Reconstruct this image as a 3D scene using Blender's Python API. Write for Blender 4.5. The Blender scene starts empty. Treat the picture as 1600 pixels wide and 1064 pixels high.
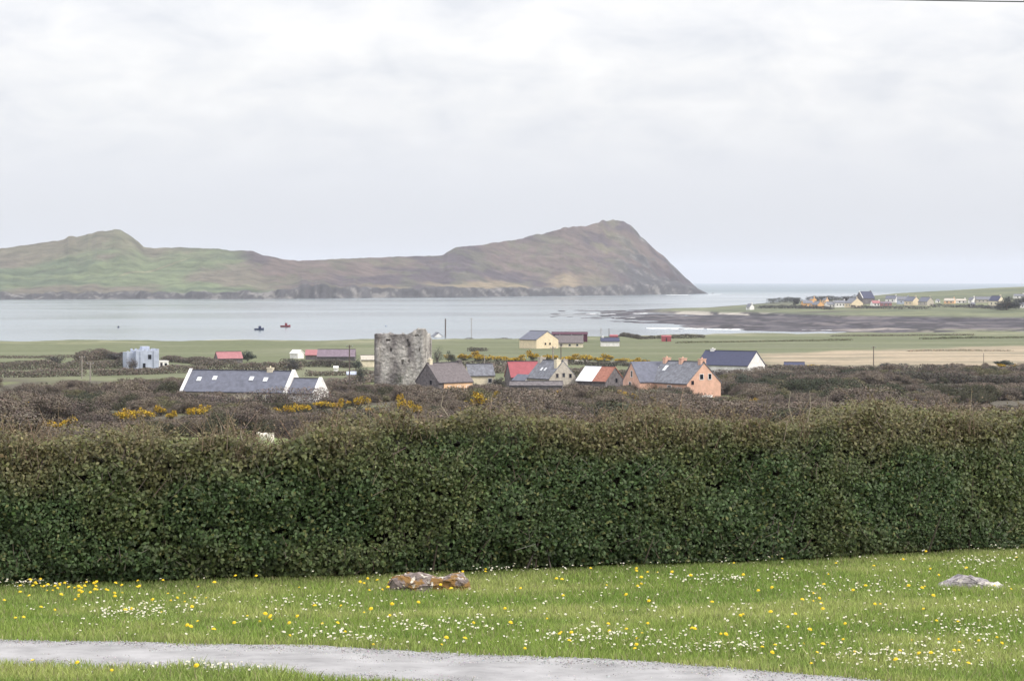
import bpy, bmesh, math, random
import numpy as np
from mathutils import Vector, Matrix

random.seed(7)
RNG = np.random.default_rng(11)
SC = bpy.context.scene
COL = SC.collection
R = math.radians

# ------------------------------------------------------------------ camera
F, EYE, HOR = 3600.0, 28.0, 438.0          # focal length in 1600-px units, eye height above the sea, eye level row
cd = bpy.data.cameras.new('camera')
cam = bpy.data.objects.new('camera', cd)
COL.objects.link(cam)
cam.location = (0, 0, EYE)
cam.rotation_euler = (R(90), 0, 0)
cd.sensor_width = 36
cd.lens = 36 * F / 1600
cd.shift_y = -(532 - HOR) / 1600
cd.clip_start = 0.5
cd.clip_end = 60000
SC.camera = cam

# ------------------------------------------------------------------ sky and sun
SUN_EL, SUN_AZ = 38, 112                    # azimuth clockwise from +Y (the view direction)
W = bpy.data.worlds.new('World')
SC.world = W
W.use_nodes = True
nt = W.node_tree
nt.nodes.clear()


def node(t, kind, **kw):
    n = t.nodes.new(kind)
    for k, v in kw.items():
        if k.startswith('i_'):
            n.inputs[int(k[2:])].default_value = v
        else:
            setattr(n, k, v)
    return n


def math_node(t, op, a, b=None, clamp=False):
    n = t.nodes.new('ShaderNodeMath')
    n.operation = op
    n.use_clamp = clamp
    for i, v in enumerate((a, b)):
        if v is None:
            continue
        if isinstance(v, (int, float)):
            n.inputs[i].default_value = v
        else:
            t.links.new(v, n.inputs[i])
    return n.outputs[0]


def mix_col(t, fac, a, b, blend='MIX'):
    n = t.nodes.new('ShaderNodeMix')
    n.data_type = 'RGBA'
    n.blend_type = blend
    for sock, v in ((n.inputs[0], fac), (n.inputs[6], a), (n.inputs[7], b)):
        if isinstance(v, (int, float)):
            sock.default_value = v
        elif isinstance(v, tuple):
            sock.default_value = v + (1,) if len(v) == 3 else v
        else:
            t.links.new(v, sock)
    return n.outputs[2]


def ramp(t, fac, stops, interp='LINEAR'):
    n = t.nodes.new('ShaderNodeValToRGB')
    n.color_ramp.interpolation = interp
    e = n.color_ramp.elements
    while len(e) < len(stops):
        e.new(0.5)
    for i, (p, c) in enumerate(stops):
        e[i].position = p
        e[i].color = tuple(c) + (1,) if len(c) == 3 else c
    t.links.new(fac, n.inputs[0])
    return n.outputs[0]


sky = node(nt, 'ShaderNodeTexSky', sky_type='NISHITA', sun_disc=False)
sky.sun_elevation = R(SUN_EL)
sky.sun_rotation = R(SUN_AZ)
tc = node(nt, 'ShaderNodeTexCoord')
sep = node(nt, 'ShaderNodeSeparateXYZ')
nt.links.new(tc.outputs['Generated'], sep.inputs[0])
zpos = math_node(nt, 'MAXIMUM', sep.outputs[2], 0.0)
zz = math_node(nt, 'ADD', zpos, 0.34)
comb = node(nt, 'ShaderNodeCombineXYZ')
nt.links.new(math_node(nt, 'DIVIDE', sep.outputs[0], zz), comb.inputs[0])
nt.links.new(math_node(nt, 'DIVIDE', sep.outputs[1], zz), comb.inputs[1])
n1 = node(nt, 'ShaderNodeTexNoise')
n1.inputs['Scale'].default_value = 11.0
n1.inputs['Detail'].default_value = 7
n1.inputs['Roughness'].default_value = 0.55
n1.inputs['Distortion'].default_value = 0.3
nt.links.new(comb.outputs[0], n1.inputs[0])
n2 = node(nt, 'ShaderNodeTexNoise')
n2.inputs['Scale'].default_value = 4.2
n2.inputs['Detail'].default_value = 3
nt.links.new(comb.outputs[0], n2.inputs[0])
nsum = math_node(nt, 'ADD', math_node(nt, 'MULTIPLY', n1.outputs[0], 0.62), math_node(nt, 'MULTIPLY', n2.outputs[0], 0.38))
cloud = ramp(nt, nsum, [(0.36, (0.74, 0.75, 0.79)), (0.46, (0.83, 0.83, 0.85)), (0.55, (0.90, 0.89, 0.89)), (0.66, (0.985, 0.975, 0.965))])
band = ramp(nt, zpos, [(0.0, (0.71, 0.735, 0.785)), (0.045, (0.765, 0.78, 0.84))])
up = ramp(nt, zpos, [(0.028, (0.0, 0.0, 0.0)), (0.095, (0.92, 0.92, 0.92))], 'EASE')
overcast = mix_col(nt, up, band, cloud)
lift = math_node(nt, 'ADD', math_node(nt, 'MULTIPLY', zpos, 1.7), 0.94)    # an overcast sky brightens to the zenith
mul = node(nt, 'ShaderNodeVectorMath', operation='SCALE')
nt.links.new(overcast, mul.inputs[0])
nt.links.new(lift, mul.inputs[3])
bg1 = node(nt, 'ShaderNodeBackground')
nt.links.new(sky.outputs[0], bg1.inputs[0])
bg1.inputs[1].default_value = 0.08
bg2 = node(nt, 'ShaderNodeBackground')
nt.links.new(mul.outputs[0], bg2.inputs[0])
bg2.inputs[1].default_value = 0.68
mx = node(nt, 'ShaderNodeMixShader')
mx.inputs[0].default_value = 0.90
nt.links.new(bg1.outputs[0], mx.inputs[1])
nt.links.new(bg2.outputs[0], mx.inputs[2])
wo = node(nt, 'ShaderNodeOutputWorld')
nt.links.new(mx.outputs[0], wo.inputs[0])

sl = bpy.data.lights.new('sun', 'SUN')
sl.energy = 1.5
sl.angle = R(11)
sl.color = (1.0, 0.93, 0.82)
so = bpy.data.objects.new('sun', sl)
COL.objects.link(so)
tosun = Vector((math.sin(R(SUN_AZ)) * math.cos(R(SUN_EL)), math.cos(R(SUN_AZ)) * math.cos(R(SUN_EL)), math.sin(R(SUN_EL))))
so.rotation_euler = tosun.to_track_quat('Z', 'Y').to_euler()
so.location = (60, -40, 90)

SC.view_settings.view_transform = 'Standard'
SC.view_settings.look = 'None'
SC.view_settings.exposure = 0.62
SC.view_settings.gamma = 1.0
SC.view_settings.use_curve_mapping = False
SC.render.engine = 'CYCLES'
SC.cycles.use_denoising = True
SC.cycles.max_bounces = 6
SC.cycles.diffuse_bounces = 3
SC.cycles.glossy_bounces = 2
SC.cycles.transmission_bounces = 2
SC.cycles.volume_bounces = 1
SC.cycles.transparent_max_bounces = 4


# ------------------------------------------------------------------ helpers
def _hash(ix, iy, seed):
    h = (ix.astype(np.int64) * 374761393 + iy.astype(np.int64) * 668265263 + seed * 144665) & 0x7fffffff
    h = ((h ^ (h >> 13)) * 1274126177) & 0x7fffffff
    return ((h ^ (h >> 16)) & 0xffff) / 65535.0


def vnoise(x, y, seed=0):
    x = np.asarray(x, float); y = np.asarray(y, float)
    ix, iy = np.floor(x), np.floor(y)
    fx, fy = x - ix, y - iy
    fx = fx * fx * (3 - 2 * fx); fy = fy * fy * (3 - 2 * fy)
    a, b = _hash(ix, iy, seed), _hash(ix + 1, iy, seed)
    c, d = _hash(ix, iy + 1, seed), _hash(ix + 1, iy + 1, seed)
    return (a * (1 - fx) + b * fx) * (1 - fy) + (c * (1 - fx) + d * fx) * fy


def fbm(x, y, seed=0, octs=4):
    s, amp, tot = 0, 1.0, 0
    for o in range(octs):
        s = s + amp * vnoise(x * 2 ** o + 17.3 * o, y * 2 ** o + 9.1 * o, seed + o * 13)
        tot += amp
        amp *= 0.5
    return s / tot


def sstep(a, b, x):
    t = np.clip((x - a) / (b - a), 0, 1)
    return t * t * (3 - 2 * t)


def mesh_np(name, V, faces, cols=None, smooth=False):
    """faces: list of (M,k) int arrays"""
    me = bpy.data.meshes.new(name)
    V = np.asarray(V, np.float32)
    me.vertices.add(len(V))
    me.vertices.foreach_set('co', V.ravel())
    loops = np.concatenate([f.ravel() for f in faces]).astype(np.int32)
    sizes = np.concatenate([np.full(len(f), f.shape[1]) for f in faces]).astype(np.int32)
    starts = np.concatenate([[0], np.cumsum(sizes)[:-1]]).astype(np.int32)
    me.loops.add(len(loops))
    me.loops.foreach_set('vertex_index', loops)
    me.polygons.add(len(sizes))
    me.polygons.foreach_set('loop_start', starts)
    me.polygons.foreach_set('loop_total', sizes)
    if smooth:
        me.polygons.foreach_set('use_smooth', np.ones(len(sizes), bool))
    me.update(calc_edges=True)
    me.validate()
    if cols is not None:
        at_ = me.color_attributes.new('col', 'FLOAT_COLOR', 'POINT')
        c4 = np.ones((len(V), 4), np.float32)
        c4[:, :3] = cols
        at_.data.foreach_set('color', c4.ravel())
    return me


def ob(name, me, mat=None, parent=None):
    o = bpy.data.objects.new(name, me)
    COL.objects.link(o)
    if mat is not None and me is not None and not me.materials:
        me.materials.append(mat)
    if parent is not None:
        o.parent = parent
    return o


def tag(o, label, cat, group=None):
    o['label'] = label
    o['category'] = cat
    if group:
        o['group'] = group
    return o


def thing(name, label, cat, loc=(0, 0, 0), rz=0, group=None):
    o = ob(name, None)
    o.location = loc
    o.rotation_euler = (0, 0, rz)
    o.empty_display_size = 0.2
    return tag(o, label, cat, group)


class MB:
    """collects boxes, prisms and bars into one mesh"""
    def __init__(s):
        s.v, s.f = [], []

    def add(s, vs, fs):
        n = len(s.v)
        s.v += [tuple(v) for v in vs]
        s.f += [tuple(i + n for i in f) for f in fs]
        return s

    def box(s, c, d, rot=None):
        hx, hy, hz = d[0] / 2, d[1] / 2, d[2] / 2
        vs = [Vector((x * hx, y * hy, z * hz)) for z in (-1, 1) for x, y in ((-1, -1), (1, -1), (1, 1), (-1, 1))]
        if rot is not None:
            vs = [rot @ v for v in vs]
        vs = [v + Vector(c) for v in vs]
        return s.add(vs, [(3, 2, 1, 0), (4, 5, 6, 7), (0, 1, 5, 4), (1, 2, 6, 5), (2, 3, 7, 6), (3, 0, 4, 7)])

    def prism_x(s, prof, x0, x1):
        """closed profile of (y,z) counter-clockwise seen from +x, extruded along x"""
        n = len(prof)
        vs = [(x0, y, z) for y, z in prof] + [(x1, y, z) for y, z in prof]
        fs = [tuple(range(n - 1, -1, -1)), tuple(range(n, 2 * n))]
        fs += [(i, (i + 1) % n, n + (i + 1) % n, n + i) for i in range(n)]
        return s.add(vs, fs)

    def cyl(s, p0, p1, r0, r1, n=8):
        p0, p1 = Vector(p0), Vector(p1)
        q = (p1 - p0).to_track_quat('Z', 'Y')
        vs = []
        for p, r in ((p0, r0), (p1, r1)):
            vs += [p + q @ Vector((math.cos(2 * math.pi * k / n) * r, math.sin(2 * math.pi * k / n) * r, 0)) for k in range(n)]
        fs = [tuple(range(n - 1, -1, -1)), tuple(range(n, 2 * n))]
        fs += [(i, (i + 1) % n, n + (i + 1) % n, n + i) for i in range(n)]
        return s.add(vs, fs)

    def mesh(s, name):
        me = bpy.data.meshes.new(name)
        me.from_pydata(s.v, [], s.f)
        me.update()
        return me

    def build(s, name, mat, parent=None):
        return ob(name, s.mesh(name), mat, parent)


MATS = {}


def mat(name, color, rough=0.85, var=0.0, scale=3.0, bump=0.0, detail=5, spec=0.3, second=None, coords='Object'):
    if name in MATS:
        return MATS[name]
    m = bpy.data.materials.new(name)
    m.use_nodes = True
    t = m.node_tree
    b = t.nodes['Principled BSDF']
    b.inputs['Base Color'].default_value = tuple(color) + (1,)
    b.inputs['Roughness'].default_value = rough
    b.inputs['Specular IOR Level'].default_value = spec
    if var > 0 or bump > 0:
        co = t.nodes.new('ShaderNodeTexCoord')
        nz = t.nodes.new('ShaderNodeTexNoise')
        nz.inputs['Scale'].default_value = scale
        nz.inputs['Detail'].default_value = detail
        nz.inputs['Roughness'].default_value = 0.62
        t.links.new(co.outputs[coords], nz.inputs[0])
        a = second if second else tuple(c * (1 - var) for c in color)
        bcol = tuple(min(1, c * (1 + var)) for c in color)
        c = ramp(t, nz.outputs[0], [(0.35, a), (0.65, bcol)])
        t.links.new(c, b.inputs['Base Color'])
        if bump > 0:
            bp = t.nodes.new('ShaderNodeBump')
            bp.inputs['Strength'].default_value = 0.7
            bp.inputs['Distance'].default_value = bump
            t.links.new(nz.outputs[0], bp.inputs['Height'])
            t.links.new(bp.outputs[0], b.inputs['Normal'])
    MATS[name] = m
    return m


def vmat(name, rough=0.9, spec=0.2, var=0.25, scale=0.3, detail=6, bump=0.0, trans=0.0):
    """colour comes from the mesh's own colour attribute, with grain from noise"""
    if name in MATS:
        return MATS[name]
    m = bpy.data.materials.new(name)
    m.use_nodes = True
    t = m.node_tree
    b = t.nodes['Principled BSDF']
    b.inputs['Roughness'].default_value = rough
    b.inputs['Specular IOR Level'].default_value = spec
    a = t.nodes.new('ShaderNodeVertexColor')
    a.layer_name = 'col'
    out = a.outputs[0]
    if var > 0:
        co = t.nodes.new('ShaderNodeTexCoord')
        nz = t.nodes.new('ShaderNodeTexNoise')
        nz.inputs['Scale'].default_value = scale
        nz.inputs['Detail'].default_value = detail
        nz.inputs['Roughness'].default_value = 0.65
        t.links.new(co.outputs['Object'], nz.inputs[0])
        g = ramp(t, nz.outputs[0], [(0.3, (1 - var,) * 3), (0.7, (1 + var,) * 3)])
        out = mix_col(t, 1.0, out, g, 'MULTIPLY')
        if bump > 0:
            bp = t.nodes.new('ShaderNodeBump')
            bp.inputs['Distance'].default_value = bump
            bp.inputs['Strength'].default_value = 0.8
            t.links.new(nz.outputs[0], bp.inputs['Height'])
            t.links.new(bp.outputs[0], b.inputs['Normal'])
    t.links.new(out, b.inputs['Base Color'])
    if trans > 0:
        tr = t.nodes.new('ShaderNodeBsdfTranslucent')
        t.links.new(out, tr.inputs[0])
        mxs = t.nodes.new('ShaderNodeMixShader')
        mxs.inputs[0].default_value = trans
        t.links.new(b.outputs[0], mxs.inputs[1])
        t.links.new(tr.outputs[0], mxs.inputs[2])
        t.links.new(mxs.outputs[0], t.nodes['Material Output'].inputs[0])
    MATS[name] = m
    return m


LEAF = vmat('leaf', rough=0.55, spec=0.35, var=0.0, trans=0.18)
TWIG = vmat('twig', rough=0.9, var=0.0)
GRASS = vmat('grass_blade', rough=0.6, spec=0.25, var=0.0, trans=0.3)


def leaves(P, N, length, width, cols, rng, fold=0.18):
    """diamond-shaped folded leaf faces at P, facing N -> (V, quads, vertex colours)"""
    n = len(P)
    N = N / (np.linalg.norm(N, axis=1, keepdims=True) + 1e-9)
    T = np.cross(N, rng.normal(size=(n, 3)))
    T /= np.linalg.norm(T, axis=1, keepdims=True) + 1e-9
    B = np.cross(N, T)
    L = np.asarray(length).reshape(-1, 1) * np.ones((n, 1))
    Wd = np.asarray(width).reshape(-1, 1) * np.ones((n, 1))
    V = np.empty((n, 4, 3))
    V[:, 0] = P - T * L * 0.5
    V[:, 1] = P + B * Wd * 0.5 + N * Wd * fold
    V[:, 2] = P + T * L * 0.5
    V[:, 3] = P - B * Wd * 0.5 + N * Wd * fold
    Q = np.arange(n * 4).reshape(n, 4)
    return V.reshape(-1, 3), Q, np.repeat(cols, 4, axis=0)


def sticks(P0, P1, r0, r1):
    """three-sided tapered bars from P0 to P1 -> (V, quads)"""
    n = len(P0)
    D = P1 - P0
    D = D / (np.linalg.norm(D, axis=1, keepdims=True) + 1e-9)
    A = np.cross(D, np.tile([[0.31, 0.87, 0.11]], (n, 1)))
    A /= np.linalg.norm(A, axis=1, keepdims=True) + 1e-9
    B = np.cross(D, A)
    V = np.empty((n, 6, 3))
    r0 = np.asarray(r0).reshape(-1, 1) * np.ones((n, 1)); r1 = np.asarray(r1).reshape(-1, 1) * np.ones((n, 1))
    for k in range(3):
        c, s_ = math.cos(k * 2.0944), math.sin(k * 2.0944)
        V[:, k] = P0 + (A * c + B * s_) * r0
        V[:, 3 + k] = P1 + (A * c + B * s_) * r1
    b = (np.arange(n) * 6)[:, None]
    Q = np.concatenate([b + np.array([[k, (k + 1) % 3, 3 + (k + 1) % 3, 3 + k]]) for k in range(3)])
    return V.reshape(-1, 3), Q


def join(parts):
    V, Fs, C, n = [], [], [], 0
    for v, f, c in parts:
        V.append(v); Fs.append(f + n); C.append(c)
        n += len(v)
    return np.concatenate(V), Fs, np.concatenate(C)


def jitter(base, n, rng, amt=0.25):
    base = np.asarray(base)
    g = 1 + rng.normal(size=(n, 1)) * amt
    h = 1 + rng.normal(size=(n, 3)) * amt * 0.25
    return np.clip(base * np.clip(g, 0.35, 2.0) * h, 0.004, 0.9)


# ------------------------------------------------------------------ the lie of the land
PY = np.array([0, 13, 20, 27.5, 60, 120, 200, 300, 400, 500, 600, 800, 1000, 1400.])
PZ = np.array([26.3, 25.76, 25.43, 25.0, 22.4, 18.2, 14, 9.3, 5.8, 3.8, 3.1, 3.0, 3.0, 3.0])
SU = np.array([-600, 0, 600, 800, 1000, 1200, 1600, 2200])
SY = np.array([935, 945, 955, 990, 1035, 1085, 1110, 1130])


def land_z(X, Y):
    X = np.asarray(X, float); Y = np.asarray(Y, float)
    z = np.interp(Y, PY, PZ)
    u = 800 + F * X / np.maximum(Y, 1)
    ys = np.interp(u, SU, SY) + (fbm(X / 60, Y * 0 + 3, 5) - 0.5) * 30
    far = sstep(60, 250, Y)
    z = z + far * (fbm(X / 70, Y / 70, 21) - 0.5) * 1.6 * sstep(1200, 300, Y)
    z = z + (1 - far) * (fbm(X / 1.5, Y / 1.5, 23) - 0.5) * 0.05
    dune = sstep(ys - 70, ys - 20, Y)
    z = z + dune * ((fbm(X / 28, Y / 28, 31) - 0.5) * 1.8 + 0.35)
    drop = np.clip((Y - ys) / 26, 0, 1)
    z = z - drop * 2.6
    z = np.where(Y > ys + 26, z - np.clip((Y - ys - 26) / 30, 0, 1) * 3, z)
    return z


def on_land(px, py, ymin=9.0, ymax=1180.0):
    """the spot of ground that the photograph shows at this pixel"""
    lo, hi = ymin, ymax
    f = lambda Y: HOR + F * (EYE - float(land_z((px - 800) / F * Y, Y))) / Y - py
    for _ in range(50):
        m = 0.5 * (lo + hi)
        if f(m) > 0:
            lo = m
        else:
            hi = m
    Y = 0.5 * (lo + hi)
    X = (px - 800) / F * Y
    return Vector((X, Y, float(land_z(X, Y))))


def on_land_many(pp, ymin, ymax):
    pp = np.asarray(pp, float)
    lo, hi = np.full(len(pp), ymin), np.full(len(pp), ymax)
    for _ in range(40):
        m_ = 0.5 * (lo + hi)
        g_ = HOR + F * (EYE - land_z((pp[:, 0] - 800) / F * m_, m_)) / m_ - pp[:, 1] > 0
        lo, hi = np.where(g_, m_, lo), np.where(g_, hi, m_)
    X = (pp[:, 0] - 800) / F * lo
    return np.stack([X, lo, land_z(X, lo)], -1)


# right-hand peninsula beyond the bay
PU = np.array([860, 950, 1040, 1150, 1300, 1450, 1600, 1900])
P_NEAR = np.array([1640, 1520, 1310, 1265, 1215, 1110, 1090, 1090])
P_GRASS = np.array([2120, 2060, 1960, 1830, 1650, 1570, 1525, 1500])
TU = np.array([860, 1000, 1050, 1110, 1150, 1190, 1250, 1330, 1400, 1450, 1500, 1560, 1600, 1700, 1900])
T_SKY = np.array([494, 489, 485, 480, 477, 474, 470, 465.5, 458.5, 455.5, 452.5, 449.5, 448, 446, 444])
P_TOP = np.array([2150, 2150, 2200, 2240, 2260, 2300, 2350, 2400, 2450, 2500, 2550, 2600, 2600, 2650, 2700])


def pen_z(u, Y):
    u = np.asarray(u, float); Y = np.asarray(Y, float)
    X = (u - 800) / F * Y
    yn, yg, yt = np.interp(u, PU, P_NEAR), np.interp(u, PU, P_GRASS), np.interp(u, TU, P_TOP)
    ztop = EYE - (np.interp(u, TU, T_SKY) - HOR) / F * yt
    n = fbm(X / 70, Y / 170, 41, 5)
    edge = sstep(yn - 60, yn + 120, Y + (fbm(X / 40, Y / 60, 44) - 0.5) * 260)
    rock = -0.75 + edge * (0.62 + (n - 0.34) * 3.4 * sstep(890, 1060, u) + 0.55 * sstep(1060, 1200, u) + 0.9 * sstep(1290, 1400, u)) + (fbm(X / 9, Y / 25, 159, 3) - 0.5) * 0.9 * edge
    g = sstep(yg - 25, yg + 15, Y)
    t = np.clip((Y - yg) / np.maximum(yt - yg, 1), 0, 1)
    z0 = np.interp(u, [980, 1050, 1200, 1400, 1600], [0.5, 2.4, 3.0, 3.2, 3.2])
    grass = z0 + np.maximum(ztop - z0, -1) * t ** 0.9 + (fbm(X / 60, Y / 60, 47) - 0.5) * 1.2
    grass = grass * sstep(970, 1060, u) + rock * (1 - sstep(970, 1060, u))
    z = rock * (1 - g) + grass * g
    back = np.clip((Y - yt) / 300, 0, 1)
    return z * (1 - back) - 2.5 * back


def on_pen(px, py):
    Ys = np.linspace(1320, 2700, 1400)
    z = pen_z(np.full_like(Ys, px), Ys)
    p = HOR + F * (EYE - z) / Ys
    yg = float(np.interp(px, PU, P_GRASS))
    ok = np.where((Ys > yg) & (p <= py))[0]
    k = ok[0] if len(ok) else int(np.argmin(p))
    Y = Ys[k]
    return Vector(((px - 800) / F * Y, Y, float(z[k])))


def grid_faces(nr, nc):
    i = np.arange(nr - 1)[:, None] * nc + np.arange(nc - 1)[None, :]
    return np.stack([i, i + 1, i + nc + 1, i + nc], -1).reshape(-1, 4)


def lerpc(a, b, t):
    return a * (1 - t[..., None]) + np.asarray(b) * t[..., None]


# path edges, as depth for each sight-line
PE_U = np.array([-400, 0, 300, 700, 1000, 1300, 1600, 2000])
PE_FAR = np.array([15.15, 15.0, 14.8, 14.5, 13.97, 13.24, 12.4, 11.2]) - 0.17
PE_NEAR = np.array([13.95, 13.84, 13.6, 12.78, 12.2, 11.55, 10.9, 10.0]) - 0.30


def path_edges(X, Y):
    u = 800 + F * X / Y
    w = (fbm(X * 2.2, Y * 0 + 5, 61) - 0.5) * 0.16
    return np.interp(u, PE_U, PE_NEAR) + w, np.interp(u, PE_U, PE_FAR) + (fbm(X * 2.6, Y * 0 + 9, 63) - 0.5) * 0.14


def hedge_y(X):
    X = np.asarray(X, float)
    return 20.4 + 0.50 * X + 0.034 * X * X      # depth of the hedge's foot

# ---- ground
nr, nc = 520, 420
rows = np.concatenate([np.linspace(4, 29, 110), 29 * (1215 / 29) ** np.linspace(0.004, 1, nr - 110)])
cols_t = np.linspace(-1, 1, nc)
Yg = np.repeat(rows[:, None], nc, 1)
Xg = cols_t[None, :] * (0.30 * Yg + 8 + sstep(30, 300, Yg) * 30)
Zg = land_z(Xg, Yg)
ug = 800 + F * Xg / Yg
pn, pf = path_edges(Xg, Yg)
Zg -= 0.012 * ((Yg > pn) & (Yg < pf))
pyg = HOR + F * (EYE - Zg) / Yg
green = np.array([0.118, 0.132, 0.066])
C = np.empty(Zg.shape + (3,))
C[:] = (0.085, 0.074, 0.052)
nA = fbm(Xg / 25, Yg / 45, 71, 5)
C = lerpc(C, (0.15, 0.17, 0.07), sstep(0.52, 0.66, nA) * 0.8)
# fields
fl = sstep(560, 600, Yg + (nA - 0.5) * 30)
fieldc = lerpc(np.broadcast_to(green, C.shape), (0.162, 0.168, 0.10), sstep(0.35, 0.7, fbm(Xg / 60, Yg / 22, 74, 4)))
fieldc = lerpc(fieldc, (0.10, 0.112, 0.062), sstep(0.55, 0.7, fbm(Xg / 120, Yg / 10, 77, 3)) * 0.6)
C = C * (1 - fl[..., None]) + fieldc * fl[..., None]
# pale stubble field on the right
wob = (fbm(Xg / 30, Yg / 60, 81) - 0.5)
tan = sstep(1150, 1230, ug + wob * 80) * sstep(640, 665, Yg) * (1 - sstep(790, 822, Yg - np.clip(ug - 1300, 0, 400) * 0.22 + wob * 70))
tcol = lerpc(np.broadcast_to(np.array([0.355, 0.285, 0.20]), C.shape), (0.22, 0.19, 0.13), sstep(0.45, 0.65, fbm(Xg / 50, Yg / 14, 83, 4)))
C = C * (1 - tan[..., None]) + tcol * tan[..., None]
# right-hand brown ground
br = sstep(1130, 1250, ug) * sstep(652, 630, Yg) * sstep(250, 300, Yg)
C = lerpc(C, (0.09, 0.078, 0.058), br * 0.9)
strip = sstep(1330, 1380, ug) * sstep(500, 508, Yg) * sstep(545, 536, Yg)
C = lerpc(C, (0.17, 0.18, 0.085), strip * 0.9)
# shore sand
ysh = np.interp(ug, SU, SY)
sand = sstep(ysh + 2, ysh + 10, Yg)
C = lerpc(C, (0.50, 0.47, 0.43), sand)
dn = sstep(ysh - 60, ysh - 30, Yg) * (1 - sand) * sstep(0.5, 0.62, fbm(Xg / 30, Yg / 12, 87))
C = lerpc(C, (0.26, 0.25, 0.16), dn * 0.6)
# paddock just beyond the hedge, and the lawn
pad = sstep(120, 130, Yg) * sstep(230, 222, Yg) * sstep(560, 520, ug)
C = lerpc(C, (0.17, 0.21, 0.07), pad)
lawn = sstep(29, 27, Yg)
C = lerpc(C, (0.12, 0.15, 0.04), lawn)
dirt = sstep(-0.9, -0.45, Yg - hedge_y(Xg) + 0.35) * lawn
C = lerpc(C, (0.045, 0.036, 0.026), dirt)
V = np.stack([Xg, Yg, Zg], -1).reshape(-1, 3)
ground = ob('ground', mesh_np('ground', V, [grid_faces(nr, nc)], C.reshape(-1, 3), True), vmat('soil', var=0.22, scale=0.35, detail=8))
ground['kind'] = 'structure'

# ---- path of grey chippings
m = mat('chippings', (0.32, 0.314, 0.318), 0.95, var=0.22, scale=2.6, bump=0.012, detail=8, spec=0.15)
u_ = np.linspace(-500, 2000, 360)
ts = np.linspace(0, 1, 26)
yn_, yf_ = np.interp(u_, PE_U, PE_NEAR), np.interp(u_, PE_U, PE_FAR)
Yp = yn_[None, :] * (1 - ts[:, None]) + yf_[None, :] * ts[:, None]
Xp = (u_[None, :] - 800) / F * Yp
pn, pf = path_edges(Xp, Yp)
Yp = pn * (1 - ts[:, None]) + pf * ts[:, None]
Zp = land_z(Xp, Yp) + 0.006 + (fbm(Xp * 9, Yp * 9, 91) - 0.5) * 0.012 + 0.01 * np.sin(ts[:, None] * math.pi)
gp_ = ob('gravel_path', mesh_np('gravel_path', np.stack([Xp, Yp, Zp], -1).reshape(-1, 3), [grid_faces(26, 360)], None, True), m)
gp_['kind'] = 'structure'
# loose chippings on it
n = 16000
uu = RNG.uniform(-150, 1750, n); tt = RNG.uniform(0.01, 0.99, n) ** 0.9
Yc = np.interp(uu, PE_U, PE_NEAR) * (1 - tt) + np.interp(uu, PE_U, PE_FAR) * tt
Xc = (uu - 800) / F * Yc
Zc = land_z(Xc, Yc) + 0.012
base = np.array([[1, 0, 0], [-.5, .86, 0], [-.5, -.86, 0], [.1, .1, .7], [0, 0, -.5]])
fac = np.array([[0, 1, 3], [1, 2, 3], [2, 0, 3], [1, 0, 4], [2, 1, 4], [0, 2, 4]])
ang = RNG.uniform(0, 6.28, n); sz = RNG.uniform(0.003, 0.008, n)
bx_ = base[None] * (1 + RNG.normal(size=(n, 5, 3)) * 0.25) * sz[:, None, None]
ca, sa = np.cos(ang)[:, None], np.sin(ang)[:, None]
Vc = np.stack([bx_[..., 0] * ca - bx_[..., 1] * sa + Xc[:, None], bx_[..., 0] * sa + bx_[..., 1] * ca + Yc[:, None], bx_[..., 2] + Zc[:, None]], -1)
Fc = (fac[None] + (np.arange(n) * 5)[:, None, None]).reshape(-1, 3)
cc = np.repeat(jitter((0.35, 0.34, 0.34), n, RNG, 0.28), 5, 0)
o = ob('loose_chippings', mesh_np('loose_chippings', Vc.reshape(-1, 3), [Fc], cc), vmat('chip', var=0), gp_)
o['kind'] = 'stuff'

# ---- sea
m = bpy.data.materials.new('sea_water')
m.use_nodes = True
t = m.node_tree
b = t.nodes['Principled BSDF']
b.inputs['Base Color'].default_value = (0.14, 0.18, 0.20, 1)
b.inputs['IOR'].default_value = 1.33
co = t.nodes.new('ShaderNodeTexCoord')
mp = t.nodes.new('ShaderNodeMapping')
mp.inputs['Scale'].default_value = (0.0022, 0.0045, 1)
t.links.new(co.outputs['Object'], mp.inputs[0])
nz = t.nodes.new('ShaderNodeTexNoise')
nz.inputs['Scale'].default_value = 1.0
nz.inputs['Detail'].default_value = 6
t.links.new(mp.outputs[0], nz.inputs[0])
rg = ramp(t, nz.outputs[0], [(0.40, (0.13,) * 3), (0.66, (0.22,) * 3)])
sxy = t.nodes.new('ShaderNodeSeparateXYZ')
t.links.new(co.outputs['Object'], sxy.inputs[0])
openw = math_node(t, 'MULTIPLY', math_node(t, 'SUBTRACT', sxy.outputs[1], 4300.0), 1 / 1500.0, True)
t.links.new(math_node(t, 'ADD', rg, math_node(t, 'MULTIPLY', openw, 0.30)), b.inputs['Roughness'])
t.links.new(math_node(t, 'SUBTRACT', 0.5, math_node(t, 'MULTIPLY', openw, 0.33)), b.inputs['Specular IOR Level'])
nw = t.nodes.new('ShaderNodeTexNoise')
nw.inputs['Scale'].default_value = 0.12
nw.inputs['Detail'].default_value = 4
t.links.new(co.outputs['Object'], nw.inputs[0])
bp = t.nodes.new('ShaderNodeBump')
bp.inputs['Strength'].default_value = 0.05
bp.inputs['Distance'].default_value = 0.5
t.links.new(nw.outputs[0], bp.inputs['Height'])
t.links.new(bp.outputs[0], b.inputs['Normal'])
xs = np.linspace(-10500, 10500, 40); ys_ = np.concatenate([np.linspace(300, 6000, 40), np.linspace(6500, 20000, 25)])
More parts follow.
